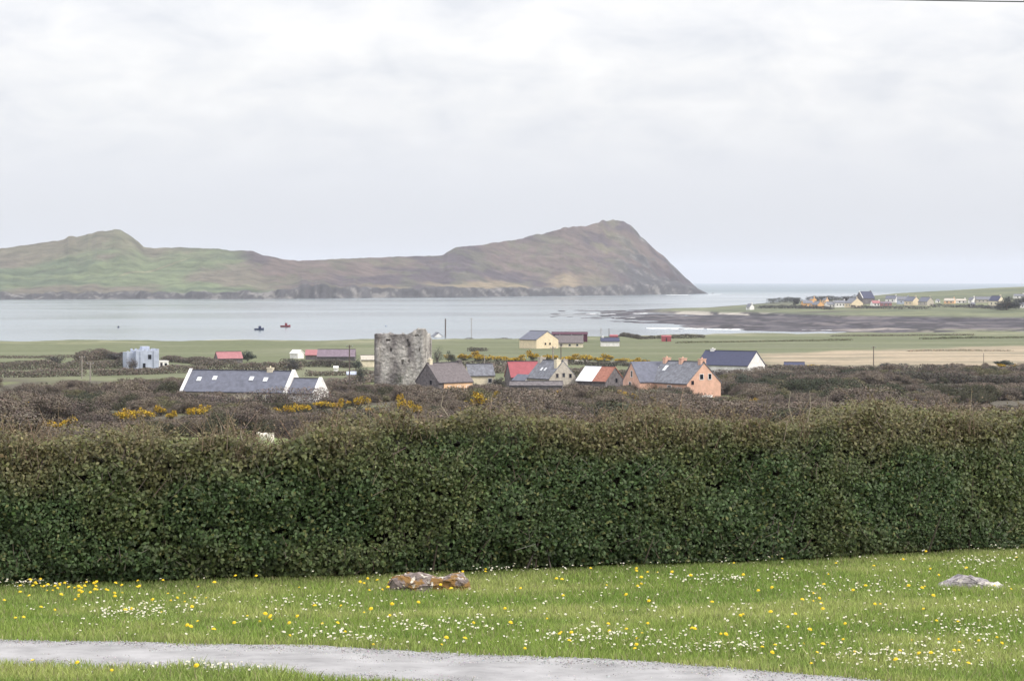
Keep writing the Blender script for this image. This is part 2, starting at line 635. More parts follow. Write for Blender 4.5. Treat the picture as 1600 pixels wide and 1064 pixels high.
Vs = np.stack([np.broadcast_to(xs[None], (65, 40)), np.broadcast_to(ys_[:, None], (65, 40)), np.zeros((65, 40))], -1).reshape(-1, 3)
sea = ob('sea', mesh_np('sea', Vs, [grid_faces(65, 40)]), m)
sea['kind'] = 'structure'

# ---- far headland: three summits above low cliffs
HU = np.array([-420, -200, 0, 50, 100, 108, 120, 150, 178, 190, 205, 225, 240, 280, 340, 360, 395, 410, 440, 465, 560, 640, 690, 712, 760, 810, 850, 880, 915, 940, 960, 975, 990, 1000, 1020, 1050, 1075, 1090, 1106, 1116])
HS = np.array([402, 396, 388, 380.5, 374, 368.5, 369, 362, 358, 359, 368, 385, 387, 386, 388, 391, 391, 398, 404, 407, 403, 400, 399, 386, 381, 373, 364, 355.5, 354, 345, 343, 345, 355, 368, 386, 413, 437, 451, 459.5, 462])
BU = np.array([-420, 0, 430, 700, 900, 1000, 1106, 1116])
BY = np.array([3300, 3360, 3480, 3780, 4150, 4400, 4750, 4800])
ncol, nrow = 640, 96
hu = np.linspace(-420, 1116, ncol)
hv = np.concatenate([np.linspace(0, 0.10, 14), np.linspace(0.11, 0.70, 66), np.linspace(0.72, 1, 16)])
nrow = len(hv)
Uh = np.broadcast_to(hu[None], (nrow, ncol)); Vh = np.broadcast_to(hv[:, None], (nrow, ncol))
yb = np.interp(Uh, BU, BY)
dep = np.interp(Uh, [-420, 200, 430, 960, 1060, 1116], [700, 620, 480, 620, 330, 40])
yr = yb + dep
crag = np.abs(fbm(Uh / 14, Uh * 0, 101, 4) - 0.5)
sk = np.interp(Uh, HU, HS) + 0.5 - crag * np.interp(Uh, [0, 150, 300, 700, 800, 930, 1000], [4, 7, 4, 4, 8, 11, 8])
zr = EYE - (sk - HOR) / F * yr
ch = np.interp(Uh, [-420, 0, 250, 420, 445, 470, 700, 900, 1000, 1060, 1116], [9, 9, 10, 11, 17, 19, 15, 17, 22, 18, 0])
ch = ch * (0.72 + 0.6 * fbm(Uh / 24, Uh * 0 + 2, 103, 4))
ch = np.minimum(ch, np.maximum(zr, 0) * 0.8)
Yh = yb + Vh / 0.66 * dep + (fbm(Uh / 13, Vh * 0 + 1, 107, 4) - 0.5) * 90 * sstep(0.2, 0.0, Vh) * np.minimum(1, dep / 300)
Xh = (Uh - 800) / F * Yh
tcl = sstep(0.0, 0.07, Vh)
tsl = np.clip((Vh - 0.07) / 0.59, 0, 1)
prof = 0.55 * tsl + 0.45 * tsl ** 1.9
steep = sstep(930, 1010, Uh)
prof = prof * (1 - steep) + tsl * steep
gul = (fbm(Xh / 95, Yh / 260, 109, 5) - 0.5) * (14 + 14 * sstep(450, 700, Uh)) - np.abs(fbm(Xh / 60, Yh / 160, 111, 5) - 0.5) * (6 + 20 * sstep(600, 900, Uh)) + (fbm(Xh / 30, Yh / 60, 113, 4) - 0.5) * (5 + 26 * steep)
Zh = ch * tcl + (zr - ch) * prof + gul * np.sin(np.pi * tsl) * np.minimum(1, np.maximum(zr, 0) / 50)
Zh = Zh + (fbm(Xh / 14, Yh / 30, 117, 4) - 0.5) * 6 * sstep(0.0, 0.03, Vh) * sstep(0.16, 0.07, Vh)
bk = np.clip((Vh - 0.66) / 0.34, 0, 1)
Zh = np.where(Vh > 0.66, zr * (1 - bk ** 0.8) - 3 * bk, Zh)
Zh = np.where(Vh == 0, -2, Zh)
hp = HOR + F * (EYE - Zh) / Yh                      # rows used for laying out the vegetation
nb = fbm(Xh / 120, Yh / 160, 121, 5); ns = fbm(Xh / 30, Yh / 55, 125, 4)
heath = np.broadcast_to(np.array([0.064, 0.049, 0.056]), Zh.shape + (3,))
Ch = lerpc(heath, (0.11, 0.083, 0.072), sstep(0.42, 0.62, nb))
Ch = lerpc(Ch, (0.095, 0.095, 0.06), sstep(0.52, 0.66, ns) * 0.6)
gfield = lerpc(np.broadcast_to(np.array([0.080, 0.103, 0.058]), Ch.shape), (0.115, 0.14, 0.072), sstep(0.4, 0.62, fbm(Xh / 150, Yh / 45, 127, 3)))
gfield = lerpc(gfield, (0.125, 0.103, 0.08), sstep(0.50, 0.68, nb + (0.22 * tsl)) * 0.85)
gm = sstep(470, 425, Uh + (nb - 0.5) * 90 + np.clip(tsl - 0.35, 0, 1) * 160)
Ch = Ch * (1 - gm[..., None]) + gfield * gm[..., None]
top = sstep(0.62, 0.95, tsl + (ns - 0.5) * 0.5) * sstep(480, 200, Uh)
Ch = lerpc(Ch, (0.125, 0.115, 0.075), top * 0.55)
tanm = sstep(520, 620, Uh) * sstep(980, 860, Uh) * sstep(0.04, 0.09, Vh) * sstep(0.27, 0.15, Vh + (ns - 0.5) * 0.2)
tanm = np.maximum(tanm, sstep(470, 500, Uh) * sstep(560, 530, Uh) * sstep(0.04, 0.08, Vh) * sstep(0.16, 0.1, Vh) * 0.7)
Ch = lerpc(Ch, (0.27, 0.215, 0.125), tanm * 0.7 * sstep(0.3, 0.55, nb))
gr2 = sstep(900, 950, Uh) * sstep(1040, 1000, Uh) * sstep(0.22, 0.35, Vh)
Ch = lerpc(Ch, (0.14, 0.125, 0.075), gr2 * sstep(0.4, 0.6, ns) * 0.8)
streak = sstep(0.86, 1, 1 - np.abs(Uh - (190 + (tsl - 0.35) * 240)) / 26) * sstep(0.3, 0.4, tsl) * sstep(0.85, 0.7, tsl)
Ch = lerpc(Ch, (0.23, 0.18, 0.12), streak * 0.8)
cl = np.maximum(sstep(0.085, 0.055, Vh + (ns - 0.5) * 0.04), steep * sstep(0.45, 0.62, ns + 0.25 * sstep(0.5, 0.1, Vh)))
cliffc = lerpc(np.broadcast_to(np.array([0.055, 0.052, 0.055]), Ch.shape), (0.16, 0.15, 0.14), sstep(0.55, 0.72, fbm(Xh / 12, Yh / 16, 131, 4)))
Ch = Ch * (1 - cl[..., None]) + cliffc * cl[..., None]
hm = ob('headland', mesh_np('headland', np.stack([Xh, Yh, Zh], -1).reshape(-1, 3), [grid_faces(nrow, ncol)], Ch.reshape(-1, 3), True),
        vmat('hill_cover', var=0.5, scale=0.03, detail=12, bump=9.0))
hm['kind'] = 'structure'

# ---- peninsula
pu = np.linspace(860, 1860, 420)
pyy = np.concatenate([np.linspace(1060, 1800, 200), np.linspace(1808, 2980, 100)])
Up = np.broadcast_to(pu[None], (300, 420)); Yq = np.broadcast_to(pyy[:, None], (300, 420))
Zq = pen_z(Up, Yq)
Xq = (Up - 800) / F * Yq
ygq = np.interp(Up, PU, P_GRASS)
gmask = sstep(ygq - 10, ygq + 25, Yq) * sstep(1000, 1060, Up)
nq = fbm(Xq / 40, Yq / 90, 141, 5)
Cq = lerpc(np.broadcast_to(np.array([0.05, 0.044, 0.056]), Zq.shape + (3,)), (0.11, 0.095, 0.10), sstep(0.45, 0.65, nq))
stony = sstep(1230, 1330, Up) * sstep(1300, 1200, Yq + (nq - 0.5) * 160)
Cq = lerpc(Cq, (0.27, 0.235, 0.215), stony * sstep(0.35, 0.55, fbm(Xq / 25, Yq / 30, 153, 4)))
turf = sstep(1400, 1500, Up) * sstep(1270, 1200, Yq + (nq - 0.5) * 120)
Cq = lerpc(Cq, (0.115, 0.125, 0.068), turf * 0.85)
nr_ = fbm(Xq / 7, Yq / 22, 157, 4)
Cq = lerpc(Cq, (0.03, 0.027, 0.033), sstep(0.52, 0.6, nr_) * 0.9)
Cq = lerpc(Cq, (0.17, 0.155, 0.155), sstep(0.42, 0.34, nr_) * 0.3)
sh = sstep(ygq - 50, ygq - 30, Yq + (nq - 0.5) * 60) * sstep(0.38, 0.5, fbm(Xq / 11, Yq / 40, 158, 3)) * sstep(1020, 1060, Up) * sstep(1250, 1190, Up)
Cq = lerpc(Cq, (0.34, 0.31, 0.27), sh)
gq = lerpc(np.broadcast_to(np.array([0.10, 0.115, 0.068]), Cq.shape), (0.15, 0.16, 0.09), sstep(0.4, 0.6, fbm(Xq / 90, Yq / 60, 145, 4)))
gq = lerpc(gq, (0.075, 0.07, 0.06), sstep(0.55, 0.66, fbm(Xq / 60, Yq / 35, 149, 4)) * 0.8 * sstep(1450, 1250, Up))
Cq = Cq * (1 - gmask[..., None]) + gq * gmask[..., None]
pen = ob('peninsula', mesh_np('peninsula', np.stack([Xq, Yq, Zq], -1).reshape(-1, 3), [grid_faces(300, 420)], Cq.reshape(-1, 3), True),
         vmat('rock_and_turf', var=0.4, scale=0.09, detail=8))
pen['kind'] = 'structure'

# ---- surf along the reef
m = mat('foam', (0.86, 0.88, 0.89), 0.8, spec=0.2)
for k, (u0, u1, y0, y1, hgt) in enumerate([(915, 962, 490.5, 491, 14), (985, 1012, 490.5, 490, 10), (960, 1045, 497.3, 496.5, 12), (1010, 1100, 513.2, 514, 10), (1105, 1300, 514.6, 517.0, 9), (1106, 1128, 460.5, 460, 60), (1040, 1075, 461.5, 461, 40)]):
    nn = 60
    us = np.linspace(u0, u1, nn)
    Yl = 28 * F / (np.linspace(y0, y1, nn) - HOR) + (fbm(us / 9, us * 0, 160 + k, 3) - 0.5) * hgt * 1.5
    wd = 0.55 * hgt * (0.05 + fbm(us / 6, us * 0 + 4, 170 + k, 3) ** 2 * 2.2) * np.sin(np.pi * np.linspace(0.03, 0.97, nn)) ** 0.5
    P = []
    for f_, zf in ((-0.5, 0.02), (-0.2, 0.35), (0.2, 0.3), (0.5, 0.02)):
        Y2 = Yl + wd * f_
        P.append(np.stack([(us - 800) / F * Y2, Y2, np.full(nn, zf) * (0.6 + fbm(us / 3, us * 0, 180 + k))], -1))
    so_ = ob('surf', mesh_np('surf', np.stack(P).reshape(-1, 3), [grid_faces(4, nn)], None, True), m)
    so_['kind'] = 'structure'

# ------------------------------------------------------------------ buildings
M_SLATE = mat('slate_blue', (0.13, 0.137, 0.178), 0.7, var=0.2, scale=1.1, spec=0.4)
M_NAVY = mat('slate_navy', (0.045, 0.05, 0.10), 0.65, var=0.12, scale=1.5, spec=0.4)
M_GREYSL = mat('slate_grey', (0.17, 0.175, 0.20), 0.75, var=0.32, scale=1.6, spec=0.35)
M_OLDSL = mat('weathered_slate', (0.155, 0.135, 0.14), 0.85, var=0.25, scale=2.5)
M_WHITE = mat('white_render', (0.80, 0.78, 0.76), 0.85, var=0.13, scale=1.2)
M_CREAM = mat('cream_render', (0.74, 0.66, 0.50), 0.85, var=0.13, scale=1.2)
M_YELL = mat('pale_yellow_render', (0.74, 0.62, 0.44), 0.85, var=0.1, scale=1.2)
M_SALM = mat('salmon_render', (0.66, 0.41, 0.31), 0.85, var=0.12, scale=1.0)
M_ORAN = mat('orange_render', (0.68, 0.39, 0.17), 0.85, var=0.07, scale=1.0)
M_PEACH = mat('peach_render', (0.80, 0.52, 0.32), 0.85, var=0.13, scale=1.0)
M_STONE = mat('rubble_stone', (0.15, 0.135, 0.14), 0.95, var=0.38, scale=1.8, bump=0.08)
M_BUFF = mat('buff_stone', (0.46, 0.42, 0.36), 0.95, var=0.20, scale=2.0, bump=0.05)
M_RED = mat('red_tin', (0.33, 0.085, 0.10), 0.6, var=0.12, scale=1.5)
M_PINK = mat('faded_red_tin', (0.36, 0.155, 0.165), 0.7, var=0.12, scale=1.5)
M_RUST = mat('rusty_tin', (0.31, 0.135, 0.095), 0.8, var=0.25, scale=2.2, second=(0.24, 0.10, 0.075))
M_WTIN = mat('white_tin', (0.80, 0.80, 0.82), 0.5, var=0.05, scale=1.5)
M_MAR = mat('maroon_tin', (0.085, 0.022, 0.045), 0.7, var=0.15, scale=1.2)
M_PURP = mat('mauve_roof', (0.20, 0.155, 0.19), 0.85, var=0.15, scale=1.2)
M_CONC = mat('blue_grey_render', (0.42, 0.46, 0.56), 0.9, var=0.12, scale=0.9)
M_GLASS = mat('dark_glass', (0.012, 0.014, 0.025), 0.12, spec=0.5)
M_SKYL = mat('skylight_glass', (0.70, 0.72, 0.74), 0.08, spec=0.8)
M_DOOR = mat('dark_door', (0.03, 0.028, 0.04), 0.7)
M_WOOD = mat('pole_wood', (0.13, 0.105, 0.095), 0.9, var=0.2, scale=4)
M_PALEWOOD = mat('pale_pole_wood', (0.30, 0.27, 0.24), 0.9, var=0.2, scale=4)
M_RIDGE = mat('ridge_and_gutter', (0.07, 0.07, 0.085), 0.7)
VIS = []                                    # rectangles of wall and roof that the scrub leaves in view: (px0, px1, row, depth)


def gabled(root, L, Wd, hw, hr, wall_m, roof_m, off=(0, 0, 0), over=0.25, parapets=(), par_m=None, halves=None, sink=1.2, names=('wall', 'roof'), over_x=0.12):
    """walls with two gables and a ridged roof, as parts of root; returns the roof"""
    ox, oy, oz = off
    k = hr / (Wd / 2)
    pr = [(oy - Wd / 2, oz - sink), (oy + Wd / 2, oz - sink), (oy + Wd / 2, oz + hw), (oy, oz + hw + hr), (oy - Wd / 2, oz + hw)]
    MB().prism_x(pr, ox - L / 2, ox + L / 2).build(names[0], wall_m, root)
    th = 0.2
    e = Wd / 2 + over
    ze = oz + hw - over * k + 0.03
    rp = [(oy - e, ze), (oy, oz + hw + hr + 0.03), (oy + e, ze), (oy + e, ze + th), (oy, oz + hw + hr + 0.03 + th * 1.2), (oy - e, ze + th)]
    parts = halves or [(-0.5, 0.5, roof_m)]
    roof = None
    for a, b2, mm in parts:
        x0 = ox + a * L - (over_x if a == -0.5 else -0.004)
        x1 = ox + b2 * L + (over_x if b2 == 0.5 else -0.004)
        r_ = MB().prism_x(rp, x0, x1).build(names[1], mm, root)
        roof = roof or r_
    if oz == 0 and L > 5 and names[0] == 'wall':
        MB().box((ox, oy, oz + hw + hr + 0.03 + th * 1.2 + 0.03), (L + 2 * over_x - 0.02, 0.28, 0.1)).build('ridge_cap', M_RIDGE, roof)
        MB().box((ox, oy - e - 0.05, ze + 0.06), (L + 2 * over_x - 0.02, 0.1, 0.12)).build('gutter', M_RIDGE, roof)
    for sx in parapets:
        x0 = ox + sx * L / 2
        up_ = 0.2
        pp = [(oy - Wd / 2 - 0.3, oz - sink), (oy + Wd / 2 + 0.3, oz - sink), (oy + Wd / 2 + 0.3, oz + hw - 0.3 * k + th + up_), (oy, oz + hw + hr + th + up_ + 0.1), (oy - Wd / 2 - 0.3, oz + hw - 0.3 * k + th + up_)]
        MB().prism_x(pp, x0 - 0.28, x0 + 0.32).build('gable_parapet', par_m or wall_m, root)
    return roof


def chimney(roof, x, y, ztop, m, w=0.75, d=0.8, h=1.2, sink=0.9):
    mb = MB()
    mb.box((x, y, ztop - sink / 2 + h / 2), (w, d, h + sink))
    mb.box((x, y, ztop + h + 0.05), (w + 0.16, d + 0.16, 0.12))
    mb.cyl((x, y, ztop + h + 0.1), (x, y, ztop + h + 0.4), 0.14, 0.11)
    return mb.build('chimney', m, roof)


def opening(root, face, u, z, w, h, L, Wd, off=(0, 0, 0), kind='window', frame_m=None):
    """a framed window or a door on one face: F/B the long sides, L/R the gables"""
    n_, s_ = {'F': ((0, -1), (1, 0)), 'B': ((0, 1), (-1, 0)), 'L': ((-1, 0), (0, -1)), 'R': ((1, 0), (0, 1))}[face]
    dist = Wd / 2 if face in 'FB' else L / 2
    def P(a, d, zz_):
        return (off[0] + n_[0] * (dist + d) + s_[0] * a, off[1] + n_[1] * (dist + d) + s_[1] * a, off[2] + zz_)
    def bar(mb, a0, a1, z0, z1, d0, d1):
        c = P((a0 + a1) / 2, (d0 + d1) / 2, (z0 + z1) / 2)
        dx = abs(s_[0]) * (a1 - a0) + abs(n_[0]) * (d1 - d0)
        dy = abs(s_[1]) * (a1 - a0) + abs(n_[1]) * (d1 - d0)
        mb.box(c, (dx, dy, z1 - z0))
    f = 0.1
    mb = MB()
    bar(mb, u - w / 2 - f, u + w / 2 + f, z + h / 2, z + h / 2 + f, -0.05, 0.06)
    bar(mb, u - w / 2 - f - 0.04, u + w / 2 + f + 0.04, z - h / 2 - f, z - h / 2, -0.05, 0.09)
    bar(mb, u - w / 2 - f, u - w / 2, z - h / 2, z + h / 2, -0.05, 0.06)
    bar(mb, u + w / 2, u + w / 2 + f, z - h / 2, z + h / 2, -0.05, 0.06)
    fr = mb.build(kind, frame_m or M_WHITE, root)
    g = MB()
    bar(g, u - w / 2, u + w / 2, z - h / 2, z + h / 2, -0.02, 0.02)
    g.build('pane' if kind == 'window' else 'door_leaf', M_GLASS if kind == 'window' else M_DOOR, fr)
    return fr


def skylight(roof, x, t_, L, Wd, hw, hr, off=(0, 0, 0), side=-1, w=0.8, ln=1.0):
    """roof window at fraction t_ up the slope from the eave"""
    y = side * Wd / 2 * (1 - t_)
    z = hw + hr * t_
    sl_ = math.atan2(hr, Wd / 2)
    rot = Matrix.Rotation(-side * sl_, 3, 'X')
    nrm = rot @ Vector((0, 0, 1))
    c = Vector((off[0] + x, off[1] + y, off[2] + z)) + nrm * 0.24
    return MB().box(c, (w, ln, 0.12), rot).build('skylight', M_SKYL, roof)


def house(name, label, px, py, L, Wd, hw, hr, th, wall_m, roof_m, cat='house', group=None, at=None, vis=None, **kw):
    p = at or on_land(px, py)
    root = thing(name, label, cat, p, R(th), group)
    roof = gabled(root, L, Wd, hw, hr, wall_m, roof_m, **kw)
    if vis:
        VIS.append(vis + (p.y - 4,))
    return root, roof, p


# long blue-slated house with white gable parapets
root, roof, p = house('slate_roofed_house', 'long low house with blue slate roof, four roof windows and white gable copings', 378, 632, 20.2, 8.0, 2.5, 3.45, -17, M_CREAM, M_SLATE,
                      vis=(288, 515, 611), parapets=(-1, 1), par_m=M_WHITE, over_x=-0.3)
for x, t_ in ((-7.6, 0.56), (-4.6, 0.62), (2.6, 0.62), (5.4, 0.58)):
    skylight(roof, x, t_, 20.2, 8, 2.5, 3.45)
chimney(roof, 5.6, 0, 5.95, M_CREAM, w=1.1, h=0.7)
for x in (5.2, 7.0):
    opening(root, 'F', x, 1.55, 1.1, 0.8, 20.2, 8)
r2 = gabled(root, 5.2, 5.6, 2.4, 2.3, M_WHITE, M_SLATE, off=(13.05, -0.9, 0), parapets=(1,), par_m=M_WHITE, over_x=-0.1)

# ruined tower house
p = on_land(630, 611)
s = p.y / F
root = thing('castle_tower', 'tall ruined grey stone tower with ragged broken top beside the cottages', 'tower', p, R(-7))
TW, TD = 81 * s, 8.5
VIS.append((584, 676, 600, p.y - 4))


def tower_face(w, hfun, openings, seed, place, inset=0.8, nx=90):
    nz_ = 100
    a = np.linspace(-w / 2, w / 2, nx)
    t_ = np.linspace(0, 1, nz_)
    A = np.broadcast_to(a[None], (nz_, nx))
    H_ = hfun(a / w + 0.5)
    Zt = -1.5 + t_[:, None] * (H_[None] + 1.5)
    D = (fbm(A / 0.7, Zt / 0.5, seed, 4) - 0.5) * 0.34 * np.minimum(1, np.minimum(A + w / 2, w / 2 - A) / 0.5)
    D = D - np.clip(Zt / 14, 0, 1.2) * 0.35
    for (oa, oz_, ow, oh) in openings:
        ins = (np.abs(A - oa) < ow / 2) & (np.abs(Zt - oz_) < oh / 2)
        D = np.where(ins, D - inset, D)
    return place(A, D, Zt), grid_faces(nz_, nx)


def top_front(f):
    h = np.interp(f, [0, 0.02, 0.30, 0.31, 0.60, 0.68, 0.72, 0.78, 0.84, 0.98, 1], [12.5, 12.65, 12.6, 12.45, 12.5, 12.65, 12.9, 13.45, 13.75, 13.8, 13.6])
    return h + (fbm(f * 30, f * 0, 201, 3) - 0.5) * 0.2


def top_side(v0, v1):
    return lambda f: v0 + (v1 - v0) * f + (fbm(f * 22, f * 0 + 7, 207, 3) - 0.5) * 0.5


ops = [(-TW / 2 + 0.32 * TW, 9.1, 0.55, 0.7), (-TW / 2 + 0.67 * TW, 10.1, 0.55, 0.7), (-TW / 2 + 0.64 * TW, 11.0, 0.4, 0.8), (-TW / 2 + 0.90 * TW, 9.2, 0.75, 0.7),
       (-TW / 2 + 0.55 * TW, 6.4, 0.5, 1.0), (-TW / 2 + 0.67 * TW, 6.7, 0.3, 0.45), (-TW / 2 + 0.82 * TW, 12.2, 0.8, 0.3), (-TW / 2 + 0.27 * TW, 11.2, 0.9, 0.3)]
m = bpy.data.materials.new('castle_masonry')
m.use_nodes = True
t = m.node_tree
b = t.nodes['Principled BSDF']
b.inputs['Roughness'].default_value = 0.95
b.inputs['Specular IOR Level'].default_value = 0.15
co = t.nodes.new('ShaderNodeTexCoord')
na = t.nodes.new('ShaderNodeTexNoise'); na.inputs['Scale'].default_value = 0.42; na.inputs['Detail'].default_value = 5
nb_ = t.nodes.new('ShaderNodeTexNoise'); nb_.inputs['Scale'].default_value = 2.4; nb_.inputs['Detail'].default_value = 6; nb_.inputs['Roughness'].default_value = 0.7
vo = t.nodes.new('ShaderNodeTexVoronoi'); vo.inputs['Scale'].default_value = 2.6
mp = t.nodes.new('ShaderNodeMapping'); mp.inputs['Scale'].default_value = (1, 1, 0.45)
t.links.new(co.outputs['Object'], mp.inputs[0])
t.links.new(mp.outputs[0], na.inputs[0])
for q in (nb_, vo):
    t.links.new(co.outputs['Object'], q.inputs[0])
sx = t.nodes.new('ShaderNodeSeparateXYZ')
t.links.new(co.outputs['Object'], sx.inputs[0])
mottle = math_node(t, 'ADD', na.outputs[0], math_node(t, 'MULTIPLY', sx.outputs[0], 0.018))  # lichen patches from noise, with the stone paler towards the right
ca_ = ramp(t, mottle, [(0.38, (0.21, 0.19, 0.185)), (0.50, (0.36, 0.335, 0.315)), (0.62, (0.56, 0.53, 0.49))])
cb_ = ramp(t, nb_.outputs[0], [(0.30, (0.58,) * 3), (0.62, (1.1,) * 3)])
cv = ramp(t, vo.outputs['Color'], [(0.0, (0.75,) * 3), (1.0, (1.15,) * 3)])
t.links.new(mix_col(t, 1.0, mix_col(t, 1.0, ca_, cb_, 'MULTIPLY'), cv, 'MULTIPLY'), b.inputs['Base Color'])
bp = t.nodes.new('ShaderNodeBump'); bp.inputs['Distance'].default_value = 0.15
t.links.new(nb_.outputs[0], bp.inputs['Height']); t.links.new(bp.outputs[0], b.inputs['Normal'])
M_CASTLE = m
for nm, w, hf, op, place in (
        ('tower_wall', TW, top_front, ops, lambda A, D, Z: np.stack([A, -TD / 2 - D, Z], -1)),
        ('tower_wall', TD, top_side(13.7, 12.2), [(0.5, 8.2, 0.5, 0.9)], lambda A, D, Z: np.stack([TW / 2 + D, A, Z], -1)),
        ('tower_wall', TD, top_side(11.8, 12.5), [(0.5, 8.2, 0.5, 0.9)], lambda A, D, Z: np.stack([-TW / 2 - D, -A, Z], -1)),
        ('tower_wall', TW, lambda f: 11.6 + 0.6 * f + (fbm(f * 20, f * 0, 211) - 0.5), [], lambda A, D, Z: np.stack([-A, TD / 2 + D, Z], -1))):
    P, fc = tower_face(w, hf, op, 220 + int(w), place)
    o = ob(nm, mesh_np(nm, P.reshape(-1, 3), [fc], None, False), M_CASTLE, root)
    md = o.modifiers.new('thick', 'SOLIDIFY'); md.thickness = 1.0; md.offset = -1

# stone cottage with peach front, below the tower
root, roof, p = house('stone_cottage', 'old grey stone cottage with dark gable and peach front wall beside the castle', 694, 619, 8.6, 7.4, 3.0, 3.5, 40, M_STONE, M_OLDSL, vis=(652, 738, 606))
MB().box((0.6, -3.76, 1.2), (7.3, 0.1, 3.4)).build('painted_front', M_PEACH, root)
for x in (-1.6, 0.8, 3.0):
    opening(root, 'F', x, 1.7, 0.7, 1.0, 8.6, 7.4 + 0.12)
chimney(roof, -3.6, 0, 6.5, M_CREAM, h=0.9)
chimney(roof, 3.8, 0, 6.5, M_OLDSL, h=0.5)
opening(root, 'L', 1.2, 2.9, 0.7, 0.8, 8.6, 7.4, frame_m=M_STONE)

root, roof, p = house('small_house', 'small cream house with plain grey slate roof between stone cottage and red roof', 749, 603, 6.0, 5.0, 2.5, 2.3, 14, M_CREAM, M_GREYSL, vis=(726, 776, 597))
opening(root, 'F', 1.9, 1.3, 0.8, 0.9, 6, 5)

house('red_roofed_barn', 'stone barn with bright red tin roof behind the cream chimneyed house', 821, 604, 8.2, 6.2, 2.3, 3.2, 14, M_STONE, M_RED, 'barn', vis=(786, 840, 594))

root, roof, p = house('cream_house', 'cream house with stepped chimneys and roof windows beside the red tin roof', 862, 610, 8.0, 7.8, 2.7, 3.7, -52, M_BUFF, M_GREYSL, vis=(800, 908, 602), over=0.15, over_x=0.0)
zr_ = 6.4
chimney(roof, -3.5, 0, zr_, M_BUFF, w=1.0, d=1.5, h=0.7)
chimney(roof, 3.45, -1.1, zr_ - 1.0, M_CREAM, w=0.9, d=1.3, h=1.4)
chimney(roof, 3.5, 0.7, zr_ - 0.6, M_BUFF, w=0.8, d=1.3, h=1.0)
for x in (-0.9, 0.4):
    skylight(roof, x, 0.5, 8, 7.8, 2.7, 3.7, w=0.45, ln=0.9)
for u, z in ((-1.7, 3.4), (0.1, 3.5), (2.0, 3.3)):
    opening(root, 'R', u, z, 0.75, 0.9, 8, 7.8, frame_m=M_BUFF)
opening(root, 'F', 0.5, 1.3, 1.0, 1.1, 8, 7.8)
gabled(root, 4.2, 3.0, 2.1, 1.1, M_WHITE, M_SLATE, off=(-5.6, -3.4, 0), names=('porch_wall', 'porch_roof'))

root, roof, p = house('patched_shed', 'stone shed with tin roof half white and half rust red', 938, 611, 7.6, 7.4, 2.3, 2.9, -36, M_STONE, M_RUST, 'shed', vis=(903, 978, 602),
                      halves=[(-0.5, 0.06, M_WTIN), (0.06, 0.5, M_RUST)])
opening(root, 'R', 0.6, 2.4, 0.8, 0.9, 7.6, 7.4, frame_m=M_STONE)

root, roof, p = house('stone_byre', 'low dark stone byre with small doorway in front of the cream house', 838, 619, 10.6, 4.0, 2.1, 0.7, -3, M_STONE, M_STONE, 'shed', vis=(790, 884, 612), over=0.05)
opening(root, 'F', 0.6, 0.8, 0.6, 0.8, 10.6, 4, frame_m=M_STONE)
p = on_land(877, 609)
rt = thing('garden_wall', 'low terracotta coloured wall in front of cream house gable', 'wall', p, R(-4))
MB().box((0, 0, 0.2), (3.4, 0.3, 2.0)).build('wall', M_SALM, rt)
MB().box((0, 0, 1.25), (3.5, 0.44, 0.1)).build('coping', M_PEACH, rt)

# salmon farmhouse, two ranges
root, roof, p = house('salmon_house', 'large salmon pink house with grey slate roofs and three chimneys', 1068, 620, 11.6, 9.4, 2.9, 4.0, -50, M_SALM, M_GREYSL, vis=(980, 1130, 610), over=0.2)
for x in (-4.8, -0.2, 5.25):
    chimney(roof, x, 0, 6.9, M_SALM, w=0.8, d=1.5, h=0.75)
skylight(roof, -3.4, 0.66, 11.6, 9.4, 2.9, 4.0, w=0.8, ln=1.5)
opening(root, 'R', -0.7, 4.2, 0.95, 1.0, 11.6, 9.4)
opening(root, 'R', 1.6, 4.2, 0.8, 1.05, 11.6, 9.4)
opening(root, 'R', -3.2, 3.1, 0.8, 0.8, 11.6, 9.4, frame_m=M_SALM)
MB().box((5.9, 0.6, 0.2), (0.16, 3.2, 0.7)).build('white_plinth', M_WHITE, root)
opening(root, 'F', 3.6, 1.4, 1.2, 1.3, 11.6, 9.4)
opening(root, 'F', 0.8, 1.3, 1.0, 2.2, 11.6, 9.4, kind='door')
ro = Matrix.Rotation(R(72), 3, 'Z') @ Vector((1, 0, 0))
wing = MB()
Lw, Ww = 8.4, 8.0
for nm, mt in (('wing_wall', M_SALM), ('wing_roof', M_SLATE)):
    mb = MB()
    k_ = 4.3 / 4
    if nm == 'wing_wall':
        mb.prism_x([(-4, -1.2), (4, -1.2), (4, 3.0), (0, 6.7), (-4, 3.0)], -Lw / 2, Lw / 2)
    else:
        mb.prism_x([(-4.2, 2.84), (0, 6.73), (4.2, 2.84), (4.2, 3.04), (0, 6.97), (-4.2, 3.04)], -Lw / 2 - 0.1, Lw / 2)
    o = mb.build(nm, mt, root)
    o.rotation_euler = (0, 0, R(72))
    w0 = on_land(1016, 619) - p
    inv = Matrix.Rotation(R(50), 3, 'Z') @ Vector((w0.x, w0.y, 0))
    o.location = (inv.x, inv.y, 0)
    if nm == 'wing_wall':
        opening(o, 'L', 0.2, 4.5, 0.7, 1.2, Lw, Ww)
        opening(o, 'L', -0.6, 2.4, 0.9, 0.9, Lw, Ww)
    else:
        skylight(o, 1.5, 0.6, Lw, Ww, 3.0, 3.7, w=0.7, ln=1.3)

root, roof, p = house('navy_roofed_house', 'white house with long dark navy slate roof and bright white gable', 1142, 584, 15.6, 9.0, 2.4, 3.5, -36, M_WHITE, M_NAVY, vis=(1090, 1194, 572))
chimney(roof, -5.6, 0, 5.9, M_WHITE, w=1.2, h=0.6)
opening(root, 'R', -0.5, 1.4, 0.9, 0.9, 15.6, 9)

